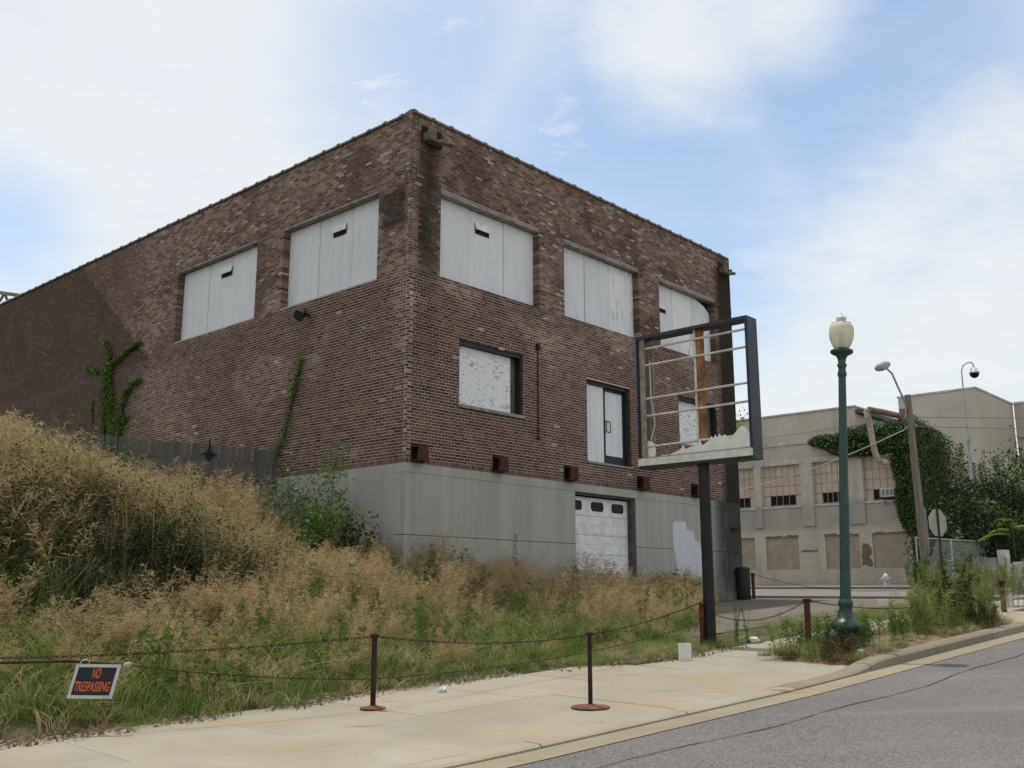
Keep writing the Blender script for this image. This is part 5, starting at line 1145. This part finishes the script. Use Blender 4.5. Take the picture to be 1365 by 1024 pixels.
# taller block behind it
pc = (34.24, 72.0, 0); pb = empty('tower_block', pc, RB, 'plain pale grey windowless block rising behind the ivy covered warehouse', 'building')
m = M_('pale_block', .92, .15); n = m.noise(.35, 6, .6); st = m.noise(.7, 5, .6, (1.2, 1.2, .2)); c = m.mix(m.step(n, .3, .7), (.44, .395, .335), (.51, .465, .40)); m.color(m.mix(m.step(st, .52, .75, 0, .4), c, (.30, .275, .24))); MAT['block'] = m.m
def pbox(name, mat, *b, parent=pb): 
    mb = MB()
    for q in b: mb.box(*q)
    return mb.build(name, mat, parent, bevel=.02)
pbox('wall', MAT['block'], (0, 9.0, 0, 5.75, 1.5, 16.2)); pbox('parapet_cap', MAT['wstone'], (-.06, 9.05, -.06, 5.81, 16.2, 16.36))
lb = empty('rear_block', bw(0, 0, 0), 0, 'low pale grey building wing to the right of the windowless block', 'building'); lb.location = Vector(pc) + BX * 8.0; lb.rotation_euler = (0, 0, RB)
pbox('wall', MAT['block'], (.9, 14, -34, -.1, 1.5, 16.2), parent=lb); pbox('parapet_cap', MAT['wstone'], (.82, 14, -34, -.12, 16.2, 16.4), parent=lb); pbox('ledge', MAT['wstone'], (.72, .9, -34, -.12, 13.5, 13.75), parent=lb); pbox('panel_strip', MAT['wtan'], (.86, .9, -34, -2.4, 15.6, 16.0), parent=lb)

# ------------------------------------------------------------------ poles, mast, wires
up = empty('utility_pole', (13.34, 32.5, 1.25), 0, 'weathered wooden utility pole carrying a street light arm at the corner', 'utility pole')
mb = MB(); mb.tube([(0, 0, -.1), (-.08, 0, 3.2), (-.16, 0, 6.72)], [.145, .125, .10], 12); mb.build('pole_shaft', MAT['pole_wood'], up)
mb = MB(); mb.tube([(-.16, -.02, 6.0), (-.28, -.02, 6.5), (-.48, .0, 7.05), (-.62, .0, 7.45), (-.78, .0, 7.62)], .035, 8); mb.build('lamp_arm', simple('galvanised', (.33, .34, .36), .45, .2, 6, metal=.6), up)
mb = MB(); mb.lathe(0, 0, [(.05, -.26), (.11, -.2), (.15, -.05), (.145, .1), (.10, .22), (.05, .28)], 14); o = mb.build('lamp_head', simple('lamp_head_grey', (.40, .40, .42), .5, .2, 6), up, (-.93, 0, 7.70)); o.rotation_euler = (0, math.radians(68), 0)
mb = MB(); 
for dx, z in ((-.30, 5.55), (.02, 5.62), (-.30, 5.9), (.03, 5.95)): mb.lathe(dx, 0, [(.03, z), (.05, z + .03), (.03, z + .06), (.05, z + .09), (.02, z + .12)], 8)
mb.build('insulator', simple('porcelain', (.25, .24, .26), .4), up)
mb = MB(); mb.tube([(.14, .05, .0), (.12, .05, 2.6), (.10, .05, 3.0)], .03, 6); mb.build('conduit', simple('grey_pipe', (.30, .32, .33), .5), up)
for nm, p, q, sag, r, mt, lab in (('power_line', (13.09, 32.5, 6.85), (9.0, 54.0, 6.55), .55, .022, None, 'pale service cable sagging from the utility pole past the street lamp'),
    ('power_line', (13.18, 32.4, 7.2), (60, 52, 12.2), .5, .012, None, 'upper overhead wire from the utility pole towards the right'), ('power_line', (13.18, 32.4, 6.9), (60, 50, 10.6), .5, .012, None, 'lower overhead wire from the utility pole towards the right'),
    ('power_line', (13.0, 32.5, 7.2), (-2, 70, 10.5), .4, .010, None, 'thin overhead wire from the utility pole towards the warehouse roof')):
    MAT.setdefault('pale_wire', simple('pale_wire', (.55, .52, .46), .6)); MAT.setdefault('dark_wire', simple('dark_wire', (.16, .16, .17), .6))
    wire_(nm, p, q, sag, r, 'pale_wire' if r > .02 else 'dark_wire', lab, 'wire')
cm = empty('camera_mast', (21.3, 46.0, 1.5), 0, 'slim grey pole with a white dome camera hanging from its hooked top', 'camera pole')
mgal = simple('mast_grey', (.38, .40, .40), .5, .2, 5)
mb = MB(); mb.tube([(0, 0, 0), (0, 0, 5), (0, 0, 9.0)], [.085, .075, .06], 10); mb.tube([(0, 0, 9.0), (.0, 0, 10.25), (.08, 0, 10.52), (.28, 0, 10.66), (.50, 0, 10.70), (.58, 0, 10.62), (.60, 0, 10.42)], .032, 8); mb.build('mast', mgal, cm)
mb = MB(); mb.lathe(.60, 0, [(.06, 10.44), (.15, 10.42), (.19, 10.25), (.235, 10.22), (.235, 10.17)], 18); mb.build('housing', simple('housing_white', (.62, .60, .58), .4), cm)
mb = MB(); mb.lathe(.60, 0, [(.215, 10.17), (.20, 10.07), (.14, 9.98), (.05, 9.94)], 18); mb.build('dome', MAT['glass'], cm)
mb = MB(); mb.box(-.09, .09, -.16, -.06, 6.9, 7.2); mb.build('junction_box', mgal, cm)

# ------------------------------------------------------------------ stop sign from behind
st = empty('stop_sign', (11.93, 28.0, 1.15), math.radians(30), 'grey back of an eight sided stop sign on a thin dark post', 'sign')
mst = simple('sign_back', (.36, .34, .30), .55, .2, 4); mb = MB(); R8 = .405
mb.prism([(R8 * math.cos(math.radians(22.5 + 45 * k)), .03, 2.30 + R8 * math.sin(math.radians(22.5 + 45 * k))) for k in range(8)], (0, .004, 0)); mb.build('panel', mst, st)
mb = MB(); mb.box(-.03, .03, -.005, .028, -.3, 2.68); mb.build('post', simple('stop_post', (.05, .04, .035), .7), st)
# fire hydrant
hy = empty('fire_hydrant', (19.2, 52.0, 1.78), 0, 'silver fire hydrant at the kerb in front of the grey warehouse', 'hydrant')
msv = simple('silver_paint', (.55, .57, .60), .4, .2, 8)
mb = MB(); mb.lathe(0, 0, [(.17, 0), (.17, .05), (.12, .07), (.115, .42), (.16, .44), (.16, .48), (.15, .52), (.12, .60), (.06, .65), (.04, .66), (.04, .71)], 16); mb.build('barrel', msv, hy)
mb = MB(); mb.tube([(-.24, 0, .40), (.24, 0, .40)], .065, 10); mb.tube([(0, -.26, .37), (0, 0, .37)], .085, 12); mb.build('nozzle', msv, hy)
# bin, tank, electric boxes
bn = empty('waste_bin', (7.40, 32.4, 1.22), RB, 'dark green bin standing at the far corner of the brick building', 'bin')
mdg = simple('bin_green', (.020, .026, .018), .7, .4, 5); mb = MB(); mb.lathe(0, 0, [(.19, 0), (.215, .06), (.215, 1.0), (.20, 1.02)], 20); mb.build('drum', mdg, bn); mb = MB(); mb.lathe(0, 0, [(.225, 1.02), (.225, 1.06), (.18, 1.10), (.02, 1.12)], 20); mb.build('lid', mdg, bn)
tk = empty('steel_drum', (16.0, 34.0, 1.35), 0, 'dull grey metal drum among the bushes by the fence rail', 'drum')
mb = MB(); mb.lathe(0, 0, [(.305, 0), (.305, .4), (.315, .42), (.305, .44), (.305, .85), (.315, .87), (.305, .89), (.305, 1.30), (.31, 1.32), (.28, 1.32)], 24); mb.build('shell', simple('dull_zinc', (.27, .27, .25), .5, .35, 4, metal=.3), tk)
mbx = simple('cabinet_grey', (.46, .46, .43), .55, .2, 4)
for (x, w, h, lab) in ((16.62, .46, 1.12, 'pale grey electric cabinet with a meter on top'), (17.2, .5, 1.18, 'pale grey electric cabinet at the edge of the picture beside the metered one')):
    e = empty('electric_cabinet', (x, 34.0, 1.35), math.radians(12), lab, 'cabinet')
    mb = MB(); mb.box(-w / 2, w / 2, -.18, .18, 0, h); mb.build('housing', mbx, e, bevel=.015); mb = MB(); mb.box(-w / 2 + .03, w / 2 - .03, -.195, -.181, .08, h - .05); mb.build('door', mbx, e, bevel=.006)
    if x < 17:
        mb = MB(); mb.box(-.20, .10, -.12, .12, h, h + .46); mb.build('meter_box', mbx, e, bevel=.01); mb = MB(); mb.tube([(-.04, -.121, h + .25), (-.04, -.20, h + .25)], .09, 14); mb.build('meter', simple('meter_glass', (.55, .57, .58), .2), e)
fr = empty('wire_fence', (15.2, 36.0, 1.4), 0, 'wire mesh fence with a pale top rail in front of the dark trees', 'fence')
mgv = simple('fence_galvanised', (.42, .44, .45), .45, .15, 5, metal=.4); e0, e1 = (-.9, -.4, 2.03), (2.9, 2.6, 2.03)
mb = MB(); mb.tube([e0, e1], .022, 6); mb.build('rail', mgv, fr)
for k in range(3): 
    f = k / 2; mb = MB(); px_, py_ = e0[0] + (e1[0] - e0[0]) * f, e0[1] + (e1[1] - e0[1]) * f; mb.tube([(px_, py_, -.2), (px_, py_, 2.06)], .03, 8); mb.build('post', mgv, fr)
mb = MB()
for k in range(64):
    f = k / 64; g = min(1, f + .30); 
    for a_, b_ in ((0, 2.0), (2.0, 0)):
        p = (e0[0] + (e1[0] - e0[0]) * f, e0[1] + (e1[1] - e0[1]) * f, a_); q = (e0[0] + (e1[0] - e0[0]) * g, e0[1] + (e1[1] - e0[1]) * g, a_ + (b_ - a_) * (g - f) / .30); mb.bar(p, q, .004)
mb.build('mesh', mgv, fr)['kind'] = 'stuff'
# white boards and litter
mwb = simple('white_board', (.68, .68, .64), .6, .15, 5)
for (x, y, z, w, h, rz, lab) in ((2.86, 17.0, .44, .22, .30, .1, 'small white board standing at the grass edge near the sign pole'), (9.84, 27.0, 1.03, .30, .34, .3, 'low white board on the back edge of the sidewalk right of the street lamp'), (12.44, 33.0, 1.33, .36, .30, .3, 'white box shape on the pavement in front of the hydrant'), (12.35, 25.4, 1.05, .34, .62, .2, 'pale grey utility box behind the rusty post at the end of the strip')):
    e = empty('marker_board', (x, y, z), rz, lab, 'board'); mb = MB(); mb.box(-w / 2, w / 2, -.012, .012, 0, h); mb.build('panel', mwb, e, bevel=.006); mb = MB(); mb.box(-w / 2 + .02, -w / 2 + .05, .013, .04, -.1, h * .9); mb.box(w / 2 - .05, w / 2 - .02, .013, .04, -.1, h * .9); mb.build('stake', MAT['wood'], e)
def crumple(name, loc, r, label, seed, mat=None):
    rg = np.random.default_rng(seed); mb = MB(); pr = [(r * math.sin(t) * 1, -r * math.cos(t)) for t in np.linspace(.05, 3.09, 7)]; mb.lathe(0, 0, pr, 10)
    mb.v = [tuple(np.array(v) * (1 + rg.normal(0, .16))) for v in mb.v]
    for i in range(len(mb.sm)): mb.sm[i] = False
    o = mb.build(name, mat or mwb); o.location = loc; o.scale = (1.2, 1, .8); tag(o, label, 'litter'); return o
crumple('plastic_bag', (4.57, 19.4, float(base(16.9)) + .10), .085, 'crumpled white plastic bag beside the green spikes on the lot edge', 1)
crumple('paper_scrap', (-.95, 14.15, float(walk(9.4, 10.7)) + .03), .05, 'crumpled white paper scrap on the sidewalk at the grass edge', 2)
crumple('paper_scrap', (5.42, 16.0, .66), .06, 'pale scrap of paper at the foot of the street lamp', 3)
# steel truss behind the left end of the roof
tr = empty('roof_truss', bw(3.0, 29.0, 12.0), RB + .1, 'pale green steel lattice boom rising behind the roof', 'lattice boom'); mtr = simple('truss_green', (.24, .25, .17), .7, .4, 5)
for nm, pr in (('chord', [((0, -2, 2.2), (0, 14, 6.2)), ((0, -2, 1.5), (0, 14, 5.2))]),):
    for p, q in pr: mb = MB(); mb.bar(p, q, .16); mb.build(nm, mtr, tr)
for k in range(10):
    y_ = -2 + k * 1.6; z_ = lambda yy, t: (2.2 if t else 1.5) + (yy + 2) / 16 * (4.0 if t else 3.7); mb = MB(); mb.bar((0, y_, z_(y_, 1)), (0, y_ + .8, z_(y_ + .8, 0)), .09); mb.bar((0, y_ + .8, z_(y_ + .8, 0)), (0, y_ + 1.6, z_(y_ + 1.6, 1)), .09); mb.build('lacing', mtr, tr)

# ------------------------------------------------------------------ weeds on the planting strip
FE = [MAT['g_olive'], MAT['leaf_fern']]
def fern_mesh(seed, h, nst=9, rad=.30, nl=210, ln=.09, mats=FE, asp=.13):
    rg = np.random.default_rng(seed); st, lv = [], []
    for i in range(nst):
        a = rg.uniform(0, 6.28); r = rad * math.sqrt(rg.random()); hh = h * rg.uniform(.6, 1); l = hh * rg.uniform(.1, .35)
        t = np.linspace(0, 1, 5); p = np.stack([(r + l * t ** 1.6) * math.cos(a), (r + l * t ** 1.6) * math.sin(a), hh * t], 1); st.append(ribbon(p, .012, .004))
        f = rg.uniform(.18, 1, nl) ** .8; P = np.stack([np.interp(f, t, p[:, j]) for j in range(3)], 1); b = rg.uniform(0, 6.28, nl); sp = rg.uniform(0, .16, nl) * (1.1 - f)
        P = P + np.stack([np.cos(b) * sp, np.sin(b) * sp, sp * .6], 1); lv.append(leaf_quads(P, ln * rg.uniform(.6, 1.4, nl), -.3, rg, asp))
    return st, np.concatenate(lv)
def fern_weed(x, y, z, h, seed, label, group=None, mats=FE, **k):
    o = empty('weed_clump', (x, y, z), 0, label, 'weed', group); st, lv = fern_mesh(seed, h, **k)
    for q in st: quads('stalk', q, mats[0], None, None, o)
    quads('foliage', lv, mats[1], None, None, o); return o
def at(px, y): return (px - 682.5) / 1353.0 * y
for i, (px, y, h, lab, mt, kw) in enumerate([
    (1232, 18.9, 1.05, 'feathery yellow green weed on the strip left of the darkest weed', FE, {}), (1256, 19.6, 1.35, 'tall feathery weed in the middle of the planting strip', FE, {}),
    (1277, 19.7, 1.75, 'darkest and tallest weed spikes on the planting strip in line with the stop sign', [MAT['g_olive'], MAT['leaf_mid']], dict(nst=6, rad=.16, ln=.10, asp=.2)),
    (1296, 20.0, 1.45, 'feathery weed right of the darkest spikes on the strip', FE, {}), (1312, 20.6, 1.15, 'shorter feathery weed near the end of the planting strip', FE, {}),
    (1240, 20.8, 1.2, 'feathery weed at the back of the planting strip', FE, {}), (1305, 19.6, .6, 'low brownish weed over the kerb end', [MAT['stem'], MAT['g_olive']], {}),
    (1205, 18.1, .55, 'low scrubby weed on bare soil right of the street lamp', [MAT['stem'], MAT['leaf']], dict(nst=6, nl=90)), (1213, 19.4, .7, 'thin weed behind the bare soil of the strip', FE, dict(nst=6, nl=110)),
    (1150, 16.5, .62, 'green weed at the right foot of the street lamp', BR, dict(nst=8, nl=110)), (1102, 16.6, .78, 'green weed between the red post and the street lamp', BR, dict(nst=7, nl=110)),
    (1064, 17.3, .72, 'sparse weed left of the red post', DK, dict(nst=6, nl=45, ln=.10)), (1113, 16.15, .42, 'dead brown weed tangle at the foot of the street lamp', [MAT['stem'], MAT['stem']], dict(nst=12, nl=130)),
    (1140, 17.0, .9, 'thin upright weed behind the street lamp', BR, dict(nst=5, nl=70)), (1165, 17.4, .7, 'small reddish stemmed weed on the strip', [MAT['stem'], MAT['leaf']], dict(nst=5, nl=70)),
    (1345, 25.5, 1.3, 'bushy weed beside the rusty post at the picture edge', FE, {}), (1362, 25.2, 1.3, 'bushy weed at the picture edge behind the driveway', FE, {}), (1325, 30.5, 1.5, 'feathery weed in front of the grey drum', FE, {}), (1290, 30, 1.5, 'feathery weed behind the planting strip below the fence rail', FE, {}),
    (1250, 29.5, 1.3, 'bushy weed around the foot of the stop sign', FE, {}), (1222, 31.0, 1.5, 'green bush at the foot of the utility pole', BR, {}), (1242, 31.5, 1.9, 'dark bush between the utility pole and stop sign', DK, {})]):
    x = at(px, y); s, n = sn(x, y); z = float(base(s)) + (.09 if n < 8.9 else .04)
    fern_weed(x, y, z, h * .86, 700 + i, lab, None, mt, **kw)
weed(at(1281, 20.0), 20.0, 2.0, 760, 'tall branching dead weed stem among the strip weeds', mats=[MAT['g_olive'], MAT['leaf_pale']], n=3, nl=70, ln=.28, z=.85)

# ------------------------------------------------------------------ trees on the far corner
def tree(x, y, z, h, r, nleaf, mat, label, seed, size=(.10, .22), cen_h=.6):
    rg = np.random.default_rng(seed); o = empty('tree', (x, y, z), 0, label, 'tree'); k = 16
    cen = rg.normal(size=(k, 3)) * (r * .45, r * .45, h * .17) + (0, 0, h * cen_h); ci = rg.integers(0, k, nleaf)
    P = cen[ci] + rg.normal(size=(nleaf, 3)) * (r * .24, r * .24, h * .085); P[:, 2] = np.clip(P[:, 2], .1, None)
    quads('crown', leaf_quads(P, rg.uniform(size[0], size[1], nleaf), .5, rg, .55), [MAT[mat[0]], MAT[mat[1]]], (rg.random(nleaf) < .45).astype(int), None, o)
    mb = MB(); mb.tube([(0, 0, -.3), (.1, 0, h * .25), (0, .1, h * .5), (0, 0, h * .75)], [.2, .16, .1, .03], 8)
    for c in cen[:10]: mb.tube([(0, 0, h * .3), (c[0] * .5, c[1] * .5, h * .42 + (c[2] - h * .42) * .4), tuple(c)], [.07, .05, .015], 5)
    mb.build('trunk', MAT['bark'], o)
for i, (px, y, h, r, lab, mt) in enumerate([(1283, 48, 4.6, 1.2, 'dark tree against the ivy covered corner', ('leaf_dark', 'leaf_dark')), (1302, 44, 4.6, 1.5, 'dark bushy tree behind the fence rail', ('leaf_dark', 'leaf_dark')), (1325, 47, 5.4, 1.9, 'tall dark tree between the camera pole and the picture edge', ('leaf_dark', 'leaf_dark')),
    (1352, 45, 5.2, 2.0, 'dark tree behind the electric cabinets', ('leaf_dark', 'leaf_dark')), (1385, 46, 6.2, 2.4, 'dark tree at the picture edge', ('leaf_dark', 'leaf')), (1338, 56, 7.0, 2.2, 'loose lighter tree in front of the pale block', ('leaf_dark', 'leaf')), (1285, 41, 2.9, 1.1, 'low dark bush under the fence rail', ('leaf_dark', 'leaf_dark')), (1318, 40, 3.4, 1.7, 'low dark bush behind the grey drum', ('leaf_dark', 'leaf_dark'))]):
    x = at(px, y); tree(x, y, 1.4, h, r, 9000, mt, lab, 800 + i)
tree(13.6, 61.0, 8.0, 5.2, 1.5, 900, ('leaf', 'leaf_bright'), 'green treetop showing behind the far corner of the brick building', 830)
def sumac(x, y, z, label, seed, nb=9, L=.9):
    rg = np.random.default_rng(seed); o = empty('sapling', (x, y, z), 0, label, 'sapling'); mb = MB(); Q = []
    mb.tube([(0, 0, -1.2), (0, 0, -.3), (0, 0, .1)], [.03, .025, .015], 6)
    for i in range(nb):
        a = rg.uniform(0, 6.28); t = np.linspace(0, 1, 12)[:, None]; d = np.array([math.cos(a), math.sin(a), .0]); p = d * t * L * rg.uniform(.7, 1.1) + np.array([0, 0, 1.0]) * (t * .55 - t ** 2 * .65) * L + np.array([0, 0, rg.uniform(-.5, .2)])
        mb.tube([tuple(v) for v in p[::3]], .008, 4); sdv = np.cross(d, (0, 0, 1))
        for sg_ in (-1, 1):
            b_ = p[2:]; tip = b_ + sdv * sg_ * .28 + d * .12 + (0, 0, -.06); mid = b_ * .5 + tip * .5; Q.append(np.stack([b_, mid + d * .065, tip, mid - d * .065], 1))
    quads('foliage', np.concatenate(Q), MAT['leaf_bright'], None, None, o); mb.build('stem', MAT['stem'], o)
sumac(at(1358, 38), 38, 4.0, 'bright green sapling with long feathered leaves above the electric cabinets', 1, 10, 1.1); sumac(at(1330, 42), 42, 5.2, 'bright green feathered sapling in the middle of the dark trees', 2, 7, .9)
